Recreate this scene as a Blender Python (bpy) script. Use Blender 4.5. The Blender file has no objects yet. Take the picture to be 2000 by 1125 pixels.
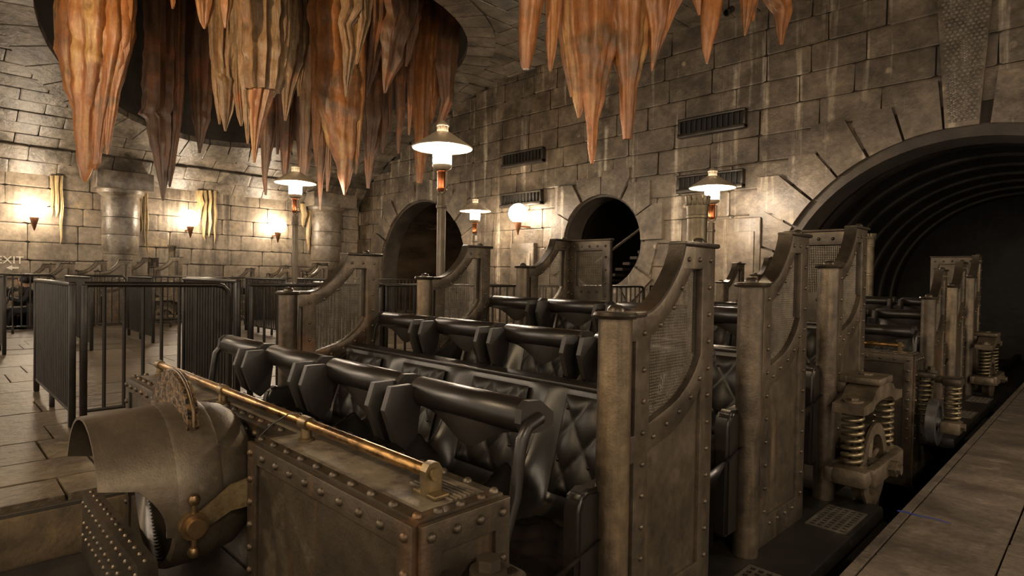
import bpy, bmesh, math, random
from mathutils import Vector, Matrix
random.seed(7)
SC = bpy.context.scene
COL = SC.collection
R_ = math.radians
PI = math.pi

# ------------------------------------------------------------------ camera
YAW, PITCH, ROLL, FPX = R_(45.11), R_(-.99), R_(.98), 1170.3
CAMP = Vector((0, 0, 1.12))
VD = Vector((-math.sin(YAW)*math.cos(PITCH), math.cos(YAW)*math.cos(PITCH), math.sin(PITCH)))
RT0 = Vector((math.cos(YAW), math.sin(YAW), 0)); UP0 = RT0.cross(VD)
RT = RT0*math.cos(ROLL) + UP0*math.sin(ROLL); UP = UP0*math.cos(ROLL) - RT0*math.sin(ROLL)
cd = bpy.data.cameras.new('camera'); cam = bpy.data.objects.new('camera', cd); COL.objects.link(cam)
cd.sensor_width = 36; cd.lens = FPX/2000*36; cd.clip_start = .05; cd.clip_end = 200
mw = Matrix((RT, UP, -VD)).transposed().to_4x4(); mw.translation = CAMP
cam.matrix_world = mw
SC.camera = cam

def ray(px, py): return VD + RT*((px-1000)/FPX) - UP*((py-562.5)/FPX)
def at_depth(px, py, d): return CAMP + ray(px, py)*d
def on_plane(px, py, axis, val):
    d = ray(px, py); t = (val-CAMP[axis])/d[axis]; return CAMP + d*t

# ------------------------------------------------------------------ world and exposure
w = bpy.data.worlds.new('world'); SC.world = w; w.use_nodes = True
bgn = w.node_tree.nodes['Background']
bgn.inputs[0].default_value = (1.0, .80, .60, 1); bgn.inputs[1].default_value = .60
SC.view_settings.view_transform = 'Standard'; SC.view_settings.look = 'None'
SC.view_settings.gamma = 1; SC.view_settings.use_curve_mapping = False
SC.view_settings.exposure = 1.35
SC.cycles.max_bounces = 6
LAMP_STRENGTH = 130; GLOBE_STRENGTH = 23; SPOT_W = 260

# ------------------------------------------------------------------ materials
MATS = {}
def mat(name, c1, c2, rough=.6, metal=0., scale=4., stretch=(1, 1, 1), bump=.15, rand=0., detail=6., contrast=(.35, .65),
        streak=None, streak_scale=(3, 3, .35), streak_range=(.62, .75), stain=None, stain_scale=1.3, stain_range=(.55, .7), rough2=None, bscale=None, spec=.5, obj=False, fine=None, bstretch=(1, 1, 1), spots=None):
    m = bpy.data.materials.new(name); m.use_nodes = True; MATS[name] = m
    nt = m.node_tree; N = nt.nodes; L = nt.links
    b = N['Principled BSDF']; b.inputs['Roughness'].default_value = rough; b.inputs['Metallic'].default_value = metal
    b.inputs['Specular IOR Level'].default_value = spec
    if obj:
        tc = N.new('ShaderNodeTexCoord'); pos = tc.outputs['Object']
    else:
        g = N.new('ShaderNodeNewGeometry'); pos = g.outputs['Position']
    def noise(sc, st, det=6.):
        mp = N.new('ShaderNodeMapping'); mp.inputs['Scale'].default_value = st; L.new(pos, mp.inputs[0])
        n = N.new('ShaderNodeTexNoise'); n.inputs['Scale'].default_value = sc; n.inputs['Detail'].default_value = det
        n.inputs['Roughness'].default_value = .62
        L.new(mp.outputs[0], n.inputs['Vector']); return n.outputs[0]
    def rng(s, a, bb):
        r = N.new('ShaderNodeMapRange'); r.inputs[1].default_value = a; r.inputs[2].default_value = bb; r.clamp = True
        L.new(s, r.inputs[0]); return r.outputs[0]
    def mix(f, a, c):
        x = N.new('ShaderNodeMix'); x.data_type = 'RGBA'
        for s, v in ((x.inputs[0], f), (x.inputs[6], a), (x.inputs[7], c)):
            if hasattr(v, 'links'): L.new(v, s)
            else: s.default_value = v if not isinstance(v, tuple) else (*v, 1)
        return x.outputs[2]
    n1 = noise(scale, stretch, detail)
    c = mix(rng(n1, *contrast), c1, c2)
    if streak:
        s = noise(1., streak_scale, 5.); c = mix(rng(s, *streak_range), c, streak)
    if stain:
        s = noise(stain_scale, (1, 1, 1), 8.); c = mix(rng(s, *stain_range), c, stain)
    if spots:
        vo = N.new('ShaderNodeTexVoronoi'); vo.inputs['Scale'].default_value = 2.6; L.new(pos, vo.inputs['Vector'])
        rs = N.new('ShaderNodeMapRange'); rs.inputs[1].default_value = .16; rs.inputs[2].default_value = .06; L.new(vo.outputs['Distance'], rs.inputs[0])
        mm = N.new('ShaderNodeMath'); mm.operation = 'MULTIPLY'; L.new(rs.outputs[0], mm.inputs[0]); L.new(rng(noise(3., (1, 1, 1), 3.), .5, .6), mm.inputs[1])
        c = mix(mm.outputs[0], c, spots)
    if fine:
        hf = N.new('ShaderNodeHueSaturation'); fr_ = N.new('ShaderNodeMapRange'); fr_.inputs[1].default_value = .30; fr_.inputs[2].default_value = .70; fr_.inputs[3].default_value = 1-fine[1]; fr_.inputs[4].default_value = 1+fine[1]
        L.new(noise(fine[0], (1, 1, 1), 8.), fr_.inputs[0]); L.new(fr_.outputs[0], hf.inputs['Value']); L.new(c, hf.inputs['Color']); c = hf.outputs[0]
    if rand:
        oi = N.new('ShaderNodeObjectInfo'); hs = N.new('ShaderNodeHueSaturation')
        mr = N.new('ShaderNodeMapRange'); mr.inputs[3].default_value = 1-rand; mr.inputs[4].default_value = 1+rand
        L.new(oi.outputs['Random'], mr.inputs[0]); L.new(mr.outputs[0], hs.inputs['Value']); L.new(c, hs.inputs['Color']); c = hs.outputs[0]
    L.new(c, b.inputs['Base Color'])
    if rough2 is not None:
        mr = N.new('ShaderNodeMapRange'); mr.inputs[3].default_value = rough; mr.inputs[4].default_value = rough2; L.new(n1, mr.inputs[0]); L.new(mr.outputs[0], b.inputs['Roughness'])
    if bump:
        nb = noise(bscale or scale*4, bstretch, 8.)
        bp = N.new('ShaderNodeBump'); bp.inputs['Strength'].default_value = bump; bp.inputs['Distance'].default_value = .02
        L.new(nb, bp.inputs['Height']); L.new(bp.outputs[0], b.inputs['Normal'])
    return m
def emit(name, col, s):
    m = bpy.data.materials.new(name); m.use_nodes = True; MATS[name] = m
    nt = m.node_tree; nt.nodes.remove(nt.nodes['Principled BSDF'])
    e = nt.nodes.new('ShaderNodeEmission'); e.inputs[0].default_value = (*col, 1); e.inputs[1].default_value = s
    nt.links.new(e.outputs[0], nt.nodes['Material Output'].inputs[0]); return m

mat('bronze', (.128, .101, .070), (.048, .037, .026), .40, .62, 3.5, bump=.12, bscale=110, streak=(.20, .145, .085), streak_scale=(9, 9, .7), streak_range=(.55, .72), stain=(.15, .075, .032), stain_scale=2.2, stain_range=(.60, .74), fine=(26, .30))
mat('bronze_dark', (.070, .055, .039), (.028, .022, .016), .36, .6, 4., bump=.10, bscale=90, fine=(22, .3))
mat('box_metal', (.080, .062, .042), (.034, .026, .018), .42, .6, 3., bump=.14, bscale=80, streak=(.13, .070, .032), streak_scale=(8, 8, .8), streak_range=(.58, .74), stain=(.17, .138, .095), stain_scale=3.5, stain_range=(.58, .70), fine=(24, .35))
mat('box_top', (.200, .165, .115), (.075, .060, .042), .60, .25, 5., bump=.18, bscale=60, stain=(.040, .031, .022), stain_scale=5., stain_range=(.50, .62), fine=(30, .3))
mat('lamp_metal', (.135, .108, .074), (.078, .062, .043), .42, .55, 5., bump=.14, bscale=150, stain=(.20, .165, .110), stain_scale=5., stain_range=(.58, .72), fine=(40, .25))
mat('brass', (.46, .27, .10), (.10, .058, .024), .30, .95, 9., stretch=(1.2, 3, 3), bump=.06, bscale=60, contrast=(.45, .6))
mat('brass_old', (.24, .175, .085), (.085, .063, .033), .42, .8, 14., bump=.08, bscale=50, fine=(20, .3))
mat('knob', (.30, .20, .10), (.16, .105, .055), .32, .9, 14., bump=.05)
mat('stack_metal', (.155, .122, .075), (.070, .055, .034), .42, .6, 8., bump=.08, streak=(.20, .17, .10), streak_scale=(12, 12, .6), streak_range=(.56, .7))
mat('crest_metal', (.17, .105, .05), (.016, .011, .007), .42, .6, 48., bump=1., bscale=55, contrast=(.44, .56))
mat('crest_rim', (.12, .08, .042), (.06, .042, .024), .4, .7, 14., bump=.1)
mat('black_plastic', (.0145, .0115, .009), (.009, .0075, .006), .33, 0., 6., bump=.06, bscale=220, spec=.42)
mat('black_pad', (.022, .018, .014), (.014, .0115, .009), .46, 0., 9., bump=.12, bscale=260, spec=.4)
mat('leather', (.010, .008, .006), (.006, .0048, .0038), .44, 0., 14., bump=.06, bscale=190, spec=.34)
mat('plate_black', (.020, .017, .0135), (.009, .008, .0065), .42, .2, 7., bump=.2, bscale=60, stain=(.060, .050, .039), stain_scale=11., stain_range=(.62, .75))
mat('grate', (.19, .165, .13), (.10, .085, .065), .5, .5, 9., bump=.1)
mat('spring', (.30, .245, .145), (.12, .095, .055), .34, .75, 12., bump=.1)
mat('wheel_metal', (.150, .115, .074), (.070, .054, .035), .48, .5, 9., bump=.18, bscale=60, fine=(26, .3))
mat('steel_bright', (.30, .30, .30), (.16, .15, .14), .32, .8, 12., bump=.05)
mat('wire', (.20, .172, .13), (.12, .10, .075), .4, .7, 20., bump=0)
mat('fence', (.030, .025, .019), (.016, .013, .010), .34, .5, 8., bump=.05)
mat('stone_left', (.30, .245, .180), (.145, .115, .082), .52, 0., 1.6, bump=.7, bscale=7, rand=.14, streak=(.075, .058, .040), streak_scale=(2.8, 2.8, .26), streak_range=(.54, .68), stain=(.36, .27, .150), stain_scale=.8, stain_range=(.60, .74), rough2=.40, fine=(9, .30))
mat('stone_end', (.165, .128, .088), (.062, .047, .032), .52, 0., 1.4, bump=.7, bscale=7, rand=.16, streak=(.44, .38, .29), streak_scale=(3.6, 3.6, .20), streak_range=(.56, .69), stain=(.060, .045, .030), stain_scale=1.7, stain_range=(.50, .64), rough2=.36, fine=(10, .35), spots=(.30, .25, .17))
mat('ceil_stone', (.215, .178, .135), (.085, .069, .051), .42, 0., 2.2, bump=.7, bscale=8, rand=.2, stain=(.065, .052, .038), stain_scale=2.5, stain_range=(.50, .64), rough2=.28, fine=(11, .35))
mat('mortar', (.060, .048, .035), (.035, .028, .020), .85, 0., 5., bump=.3)
mat('hammered', (.19, .165, .13), (.085, .070, .052), .5, 0., 6., bump=.2)
mat('column_stone', (.235, .195, .150), (.115, .094, .070), .32, 0., 2.2, bump=.5, bscale=9, stain=(.065, .050, .036), stain_scale=2., stain_range=(.52, .66), fine=(10, .3))
mat('floor_stone', (.135, .102, .064), (.064, .048, .030), .36, 0., 3., stretch=(1, .35, 1), bump=.7, bscale=11, rand=.12, rough2=.26, stain=(.165, .13, .086), stain_scale=5., stain_range=(.56, .7), fine=(14, .45))
mat('slab_right', (.140, .112, .083), (.062, .049, .036), .60, 0., 3.2, stretch=(.45, 1.4, 1), bump=.8, bscale=10, rand=.08, stain=(.18, .148, .112), stain_scale=7., stain_range=(.56, .70), fine=(30, .35))
mat('kerb_side', (.17, .12, .062), (.060, .044, .026), .8, 0., 5., bump=.6, bscale=12)
mat('pit', (.026, .022, .018), (.010, .009, .007), .5, 0., 6., bump=.8, bscale=14)
mat('tunnel_dark', (.0105, .0078, .0055), (.0045, .0035, .0026), .40, 0., 2., spec=.2, bump=.3, bscale=8, streak=(.028, .022, .016), streak_scale=(.5, 2.2, .5), streak_range=(.60, .75))  # pale streaks paint light reflections into the wall colour
mat('tunnel_rib', (.034, .027, .020), (.007, .0055, .004), .36, 0., 1.3, bump=.3, bscale=8, contrast=(.45, .62))  # paler tone paints faint arcs of light along the tunnel
mat('tunnel_brown', (.060, .042, .027), (.020, .014, .0095), .25, 0., 2., stretch=(1, .3, 1), bump=.5, bscale=6, streak=(.19, .145, .10), streak_scale=(2.6, .7, .4), streak_range=(.60, .74))
mat('arch_ring', (.055, .041, .028), (.022, .017, .012), .7, 0., 3., bump=.4, bscale=14, fine=(12, .3))
mat('hole_rock', (.050, .040, .030), (.024, .019, .014), .8, 0., 2., bump=.6, bscale=5)
mat('stal', (.34, .135, .040), (.135, .056, .020), .36, 0., 1.7, stretch=(2.6, 2.6, .30), bump=.9, bscale=9, bstretch=(1, 1, .22), streak=(.38, .235, .090), streak_scale=(6, 6, .30), streak_range=(.54, .68), stain=(.085, .052, .026), stain_scale=1.6, stain_range=(.54, .68), rand=.08, fine=(16, .2))
mat('stal_pale', (.29, .178, .088), (.105, .064, .034), .38, 0., 2., stretch=(3, 3, .4), bump=1., bscale=11, bstretch=(1, 1, .3), streak=(.36, .265, .145), streak_scale=(7, 7, .5), streak_range=(.56, .70), stain=(.25, .098, .042), stain_scale=1.5, stain_range=(.60, .7), rand=.08, fine=(16, .25))
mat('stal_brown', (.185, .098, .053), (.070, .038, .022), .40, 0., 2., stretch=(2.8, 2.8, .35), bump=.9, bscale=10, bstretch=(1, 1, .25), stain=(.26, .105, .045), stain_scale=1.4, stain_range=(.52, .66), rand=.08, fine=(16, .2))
mat('flowstone', (.42, .30, .135), (.17, .12, .058), .45, 0., 6., stretch=(3, 3, .5), bump=.6, bscale=16)
mat('shade_metal', (.42, .36, .27), (.33, .28, .21), .38, .3, 5., bump=.03)
mat('post_metal', (.155, .128, .092), (.10, .082, .060), .42, .5, 6., bump=.05)
mat('copper', (.60, .20, .075), (.42, .13, .05), .22, .9, 8., bump=.03)
mat('cone_copper', (.24, .105, .050), (.15, .066, .032), .45, .4, 8., bump=.05)
mat('vent_frame', (.055, .047, .038), (.035, .030, .024), .3, .5, 6., bump=.05)
mat('vent_dark', (.008, .007, .006), (.005, .005, .004), .7, 0., 6., bump=0)
mat('paint_white', (.80, .74, .63), (.66, .60, .50), .7, 0., 9., bump=0)
mat('tape_blue', (.035, .06, .32), (.03, .05, .25), .6, 0., 9., bump=0)
mat('lens', (.035, .028, .019), (.020, .016, .011), .40, .2, 9., bump=0)
mat('cloth_dark', (.020, .018, .020), (.012, .011, .013), .8, 0., 9., bump=.2)
mat('cloth_pale', (.40, .36, .32), (.28, .25, .22), .8, 0., 9., bump=.2)
mat('skin', (.42, .26, .17), (.36, .21, .14), .5, 0., 9., bump=0)
mat('hair', (.014, .010, .008), (.010, .008, .006), .5, 0., 9., bump=.3)
emit('lamp_glow', (1.0, .82, .62), LAMP_STRENGTH)
emit('globe_glow', (1.0, .81, .59), GLOBE_STRENGTH)

# ------------------------------------------------------------------ mesh helpers
_bb = {}
def bevel_cube(sx, sy, sz, bev, seg=2):
    key = (round(sx, 4), round(sy, 4), round(sz, 4), bev, seg)
    if key not in _bb:
        bm = bmesh.new(); bmesh.ops.create_cube(bm, size=1)
        for v in bm.verts: v.co = Vector((v.co.x*sx, v.co.y*sy, v.co.z*sz))
        if bev: bmesh.ops.bevel(bm, geom=list(bm.edges), offset=min(bev, .48*min(sx, sy, sz)), segments=seg, profile=.5, affect='EDGES')
        bm.verts.index_update()
        _bb[key] = ([v.co.copy() for v in bm.verts], [[v.index for v in f.verts] for f in bm.faces]); bm.free()
    return _bb[key]

class MB:
    def __init__(s): s.v = []; s.f = []
    def raw(s, vs, fs, M=None):
        o = len(s.v)
        s.v += [(M @ Vector(p)) if M else Vector(p) for p in vs]
        s.f += [[i+o for i in f] for f in fs]; return s
    def box(s, c, size, bev=0., M=None, rot=None, seg=2):
        vs, fs = bevel_cube(*size, bev, seg)
        T = Matrix.Translation(c)
        if rot is not None: T = T @ rot
        return s.raw(vs, fs, (M @ T) if M else T)
    def b2(s, lo, hi, bev=0., seg=2):
        lo = Vector(lo); hi = Vector(hi); return s.box((lo+hi)/2, tuple(hi-lo), bev, seg=seg)
    def tube(s, pts, rads, seg=10, cap=True, M=None, ref=None):
        pts = [Vector(p) for p in pts]
        if not hasattr(rads, '__len__'): rads = [rads]*len(pts)
        n = len(pts); t0 = (pts[1]-pts[0]).normalized()
        a = Vector(ref) if ref else (Vector((0, 0, 1)) if abs(t0.z) < .9 else Vector((1, 0, 0)))
        u = t0.cross(a).normalized(); rings = []; vs = []
        for i in range(n):
            t = (pts[min(i+1, n-1)]-pts[max(i-1, 0)]).normalized()
            u = (u - t*u.dot(t)).normalized(); ww = t.cross(u)
            rings.append(len(vs))
            for k in range(seg):
                an = 2*PI*k/seg; vs.append(pts[i]+(u*math.cos(an)+ww*math.sin(an))*rads[i])
        fs = []
        for i in range(n-1):
            for k in range(seg):
                k2 = (k+1) % seg; fs.append([rings[i]+k, rings[i]+k2, rings[i+1]+k2, rings[i+1]+k])
        if cap: fs.append([rings[0]+k for k in range(seg)][::-1]); fs.append([rings[-1]+k for k in range(seg)])
        return s.raw(vs, fs, M)
    def lathe(s, prof, seg=20, M=None, a0=0., a1=2*PI):      # prof: (r, z) about z
        full = abs(a1-a0-2*PI) < 1e-6; nk = seg if full else seg+1; vs = []; fs = []
        for r, z in prof:
            for k in range(nk):
                an = a0+(a1-a0)*k/seg; vs.append((r*math.cos(an), r*math.sin(an), z))
        for i in range(len(prof)-1):
            for k in range(seg):
                k2 = (k+1) % nk; fs.append([i*nk+k, i*nk+k2, (i+1)*nk+k2, (i+1)*nk+k])
        if full:
            if prof[0][0] > 1e-5: fs.append([k for k in range(nk)][::-1])
            if prof[-1][0] > 1e-5: fs.append([(len(prof)-1)*nk+k for k in range(nk)])
        return s.raw(vs, fs, M)
    def prism(s, poly, w0, w1, ax='x', M=None):               # poly in the two remaining axes, extruded along ax
        n = len(poly); mk = {'x': lambda a, b, w_: (w_, a, b), 'y': lambda a, b, w_: (a, w_, b), 'z': lambda a, b, w_: (a, b, w_)}[ax]
        vs = [mk(a, b, w0) for a, b in poly]+[mk(a, b, w1) for a, b in poly]
        fs = [list(range(n))[::-1], [n+i for i in range(n)]]+[[i, (i+1) % n, n+(i+1) % n, n+i] for i in range(n)]
        return s.raw(vs, fs, M)
    def grid(s, fn, nu, nv, M=None):
        vs = [fn(i/nu, j/nv) for j in range(nv+1) for i in range(nu+1)]
        fs = [[j*(nu+1)+i, j*(nu+1)+i+1, (j+1)*(nu+1)+i+1, (j+1)*(nu+1)+i] for j in range(nv) for i in range(nu)]
        return s.raw(vs, fs, M)
    def mesh(s, name, m, smooth=35):
        me = bpy.data.meshes.new(name); me.from_pydata([tuple(v) for v in s.v], [], s.f)
        bm = bmesh.new(); bm.from_mesh(me); bmesh.ops.remove_doubles(bm, verts=bm.verts, dist=1e-5); bmesh.ops.recalc_face_normals(bm, faces=bm.faces); bm.to_mesh(me); bm.free()
        finish(me, m, smooth); return me
def finish(me, m, smooth=35):
    if m: me.materials.append(MATS[m])
    if smooth:
        me.polygons.foreach_set('use_smooth', [True]*len(me.polygons)); me.set_sharp_from_angle(angle=R_(smooth))
    me.update()
def plate(name, outer, holes, w0, w1, ax, m, bev=0.):
    """flat plate with holes: outline in two axes, thickness along the third"""
    c = bpy.data.curves.new('tmp', 'CURVE'); c.dimensions = '2D'; c.fill_mode = 'BOTH'; c.extrude = abs(w1-w0)/2-bev; c.bevel_depth = bev; c.bevel_resolution = 1
    if bev: c.offset = -bev
    for pl in [outer]+holes:
        sp = c.splines.new('POLY'); sp.points.add(len(pl)-1); sp.use_cyclic_u = True
        for p, q in zip(sp.points, pl): p.co = (q[0], q[1], 0, 1)
    ob = bpy.data.objects.new('tmp', c); me = bpy.data.meshes.new_from_object(ob)
    mid = (w0+w1)/2
    for v in me.vertices:
        a, b, z = v.co
        v.co = {'x': (mid+z, a, b), 'y': (a, mid+z, b), 'z': (a, b, mid+z)}[ax]
    bm = bmesh.new(); bm.from_mesh(me); bmesh.ops.remove_doubles(bm, verts=bm.verts, dist=1e-5); bmesh.ops.recalc_face_normals(bm, faces=bm.faces); bm.to_mesh(me); bm.free()
    me.name = name; me.materials.clear(); finish(me, m, 30)
    bpy.data.objects.remove(ob); bpy.data.curves.remove(c); return me
def ob(name, me, parent=None, loc=None, rot=None, scale=None):
    o = bpy.data.objects.new(name, me); COL.objects.link(o)
    if parent: o.parent = parent
    if loc is not None: o.location = loc
    if rot is not None: o.rotation_euler = rot
    if scale is not None: o.scale = scale
    return o
def tag(o, label, cat, group=None):
    o['label'] = label; o['category'] = cat
    if group: o['group'] = group
    return o
def empty(name, loc=(0, 0, 0), rz=0):
    e = bpy.data.objects.new(name, None); COL.objects.link(e); e.location = loc; e.rotation_euler = (0, 0, rz); e.empty_display_size = .2; return e
def struct(o): o['kind'] = 'structure'; return o
def stuff(o): o['kind'] = 'stuff'; return o
def kids(o): return [c for c in COL.objects if c.parent == o]
def RX(a): return Matrix.Rotation(a, 4, 'X')
def RY(a): return Matrix.Rotation(a, 4, 'Y')
def RZ(a): return Matrix.Rotation(a, 4, 'Z')
def T(*p): return Matrix.Translation(p)

# unit masonry block: rough-edged, shared
def block_mesh(name, m, seed, bev=.05, jy=.009):
    rnd = random.Random(seed)
    vs, fs = bevel_cube(1, 1, 1, bev, 1)
    mb = MB()
    jx = .012 if jy > .005 else .003
    mb.raw([Vector((v.x+rnd.uniform(-jx, jx), v.y+rnd.uniform(-jy, jy), v.z+rnd.uniform(-.012, .012))) for v in vs], fs)
    return mb.mesh(name, m, 0)

YW, XW = 10.8, -18.4
PROF = [(-18.4, 3.40), (-17.75, 4.12), (-16.9, 4.56), (-15.69, 5.08), (-13.67, 5.80), (-11.74, 6.22), (-10.08, 6.30), (-7.8, 6.2), (-5.45, 6.07), (-3.95, 5.97), (0, 5.5), (5.5, 4.2)]
def vz(x):
    for (a, za), (b, zb) in zip(PROF, PROF[1:]):
        if a <= x <= b: return za+(zb-za)*(x-a)/(b-a)
    return PROF[0][1] if x < PROF[0][0] else PROF[-1][1]
HC = (-12.8, 5.5); HR = 4.1; HR2 = 4.7
BIG = (-1.55, .62, 2.80)          # arch centre x, z, radius
MID = (-8.02, 1.93, 1.06)
LEFT = (-14.65, 1.25, 2.15)
XLE = -3.667; XRE = -.719

# ================================================================== STRUCTURE
def arc(cx, cz, r, a0, a1, n): return [(cx+r*math.cos(a0+(a1-a0)*i/n), cz+r*math.sin(a0+(a1-a0)*i/n)) for i in range(n+1)]
PIT = -.75
def build_setting():
    # --- track pit and platforms
    struct(ob('floor', MB().b2((XLE-.2, -6, PIT-.2), (XRE+.2, 30, PIT)).mesh('floor', 'pit', 0)))
    far_pit = struct(ob('floor_track', MB().b2((-18.6, -6, PIT-.2), (-14.4, 30, PIT)).mesh('floor_track', 'pit', 0)))
    for i, X in enumerate((-2.95, -1.65, -16.85, -15.55)):
        e = ob('track_rail', MB().b2((X-.05, -6, PIT), (X+.05, 24, PIT+.16), .015).mesh('track_rail', 'pit'))
        tag(e, ['dark track rail under the near train, island platform side', 'dark track rail under the near train, right platform side', 'dark rail under the far train beside stone wall', 'dark rail under the far train, island platform side'][i], 'rail')
    # left island platform: core + slabs
    fl = struct(ob('floor_left', MB().b2((-14.4, -6, PIT), (XLE+.03, YW, -.035)).mesh('floor_left', 'mortar', 0)))
    kerb = ob('kerb', MB().b2((XLE-.02, -6, -.30), (XLE+.045, YW, -.05), .02).mesh('kerb', 'kerb_side'), fl)
    sl = [block_mesh('slab', 'floor_stone', 50+i, .012, .002) for i in range(3)]
    rnd = random.Random(3)
    x = XLE; col = 0; n = 0
    while x > -14.3:
        wdt = (.33, .42, .52, .46, .55, .5, .6)[col % 7] if col < 7 else .62
        x1 = max(x-wdt, -14.4); y = -3.0+rnd.uniform(-.9, 0)
        y_end = YW
        while y < y_end-.1:
            ln = rnd.uniform(1.1, 1.7); y1 = min(y+ln, y_end)
            if y1 > -2.2:
                ob('slab', sl[n % 3], fl, ((x+x1)/2, (y+y1)/2, -.02+rnd.uniform(-.003, .003)), None, (x-x1-.012, y1-y-.012, .04)); n += 1
            y = y1
        x = x1; col += 1
    # right platform
    fr = struct(ob('floor_right', MB().b2((XRE+.01, -6, PIT), (6, 9.6, -.04)).mesh('floor_right', 'mortar', 0)))
    sr = [block_mesh('slab', 'slab_right', 60+i, .010, .002) for i in range(3)]
    xs = [XRE, -.673, -.295, .30, .95, 1.6, 2.4, 3.2, 4.2, 6]
    for k, (a, b) in enumerate(zip(xs, xs[1:])):
        off = 0 if k < 2 else (.55 if k % 2 == 0 else .1)
        y = 2.82-1.06*5+off
        while y < 9.5:
            y1 = min(y+1.06, 9.6)
            if y1 > -1.5: ob('slab', sr[(k+int(y*3)) % 3], fr, ((a+b)/2, (y+y1)/2, -.02), None, (b-a-.008, y1-y-.009, .04))
            y += 1.06
    # --- left wall
    wl = struct(ob('wall_left', MB().b2((XW-.4, -6, -.8), (XW, YW+.4, 3.5)).mesh('wall_left', 'mortar', 0)))
    bl = [block_mesh('block', 'stone_left', 10+i, .05) for i in range(4)]
    rnd = random.Random(5); z = .02; k = 0
    while z < 3.38:
        h = .44; z1 = min(z+h, 3.44); y = -1.3+(.45 if k % 2 else 0)
        while y < YW:
            ln = rnd.uniform(.7, 1.15); y1 = min(y+ln, YW)
            ob('block', rnd.choice(bl), wl, (XW+.01+rnd.uniform(-.012, .012), (y+y1)/2, (z+z1)/2), (0, 0, 0), (.09, y1-y-.018, z1-z-.018)); y = y1
        z = z1; k += 1
    # --- end wall with three openings
    def opening(c, full):
        cx, cz, r = c
        if full: return arc(cx, cz, r, 0, 2*PI, 40)[:-1]
        return [(cx-r, -.05), *arc(cx, cz, r, PI, 0, 40), (cx+r, -.05)]
    outer = [(XW-.4, -.8), (XW-.4, 3.4)]+[(a, b+.25) for a, b in PROF]+[(6, 4.3), (6, -.8)]
    big = [(BIG[0]-BIG[2], -.75), *arc(BIG[0], BIG[1], BIG[2], PI, 0, 48), (BIG[0]+BIG[2], -.75)]
    we = struct(ob('wall_end', plate('wall_end', outer, [big, opening(MID, True), opening(LEFT, False)], YW, YW+.5, 'y', 'mortar')))
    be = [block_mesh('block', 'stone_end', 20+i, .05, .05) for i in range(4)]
    def clip(a, b, z, z1):
        zm = (z+z1)/2
        for (cx, cz, r), full in ((BIG, 0), (MID, 1), (LEFT, 0)):
            rr = r+.03
            if full: dz = abs(zm-cz)
            else: dz = max(0, zm-cz)
            zz = max(0, dz-.235)
            if zz < rr:
                half = math.sqrt(rr*rr-zz*zz); l, r2 = cx-half, cx+half
                if b > l and a < r2:
                    segs = []
                    if a < l-.1: segs.append((a, l))
                    if b > r2+.1: segs.append((r2, b))
                    return segs
        return [(a, b)]
    rnd = random.Random(8); z = -.02; k = 0; n = 0
    while z < 6.3:
        z1 = z+.47; x = XW-.2+(.42 if k % 2 else 0)
        while x < 1.2:
            x1 = x+rnd.uniform(.72, 1.15)
            for a, b in clip(x, x1, z, z1):
                top = min(vz(a), vz(b))+.12
                zz1 = min(z1, top)
                if zz1-z > .08 and b-a > .1:
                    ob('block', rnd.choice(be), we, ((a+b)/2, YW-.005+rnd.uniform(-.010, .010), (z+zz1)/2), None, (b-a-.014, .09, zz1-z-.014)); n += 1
            x = x1
        z = z1; k += 1
    # voussoirs
    def voussoirs(c, depth, n, a0, a1, proud, skip=()):
        cx, cz, r = c
        for i in range(n):
            if i in skip: continue
            gp = .012/r*1.6*(1 if a1 > a0 else -1); t0 = a0+(a1-a0)*i/n+gp; t1 = a0+(a1-a0)*(i+1)/n-gp
            dd = depth*(1.18 if i % 2 else .92)
            ro = r+dd; tm = (t0+t1)/2
            inner = [(cx+r*math.cos(t0+(t1-t0)*j/4), cz+r*math.sin(t0+(t1-t0)*j/4)) for j in range(5)]
            po0 = (cx+ro*math.cos(t0), cz+ro*math.sin(t0)); po1 = (cx+ro*math.cos(t1), cz+ro*math.sin(t1))
            corner = (po1[0] if abs(math.cos(tm)) > .35 and False else (max if math.cos(tm) > 0 else min)(po0[0], po1[0]), max(po0[1], po1[1]))
            poly = inner+[po1, corner, po0] if abs(math.cos(tm)) > .25 else inner+[po1, po0]
            p = proud+(.035 if i % 2 else 0)
            ob('voussoir', MB().prism(poly, YW-.06-p, YW+.03, 'y').mesh('voussoir', 'stone_end', 0), we)
    voussoirs(BIG, .62, 17, PI*1.0, 0, .04, (8,))
    voussoirs(MID, .42, 12, 2*PI, 0, .035)
    voussoirs(LEFT, .50, 13, PI, 0, .035)
    # keystone over the big arch with hammered face
    ks = ob('keystone', MB().prism([(-1.80, BIG[1]+BIG[2]-.01), (-1.40, BIG[1]+BIG[2]-.01), (-1.28, 5.45), (-1.95, 5.45)], YW-.13, YW+.03, 'y').mesh('keystone', 'stone_end', 0), we)
    mbk = MB(); rnd = random.Random(4)
    zz = 3.50; row = 0
    while zz < 5.38:
        hw = .165+(zz-3.44)/2.0*.13
        xx = -hw+(.03 if row % 2 else 0)
        while xx < hw-.02:
            mbk.lathe([(.030, 0), (.026, .012), (.012, .020), (0, .021)], 6, T(-1.61-.0+xx+.03, YW-.13, zz)@RX(PI/2)@Matrix.Scale(rnd.uniform(.85, 1.1), 4)); xx += .062
        zz += .054; row += 1
    stuff(ob('hammered_face', mbk.mesh('hammered_face', 'hammered', 50), ks))
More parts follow.
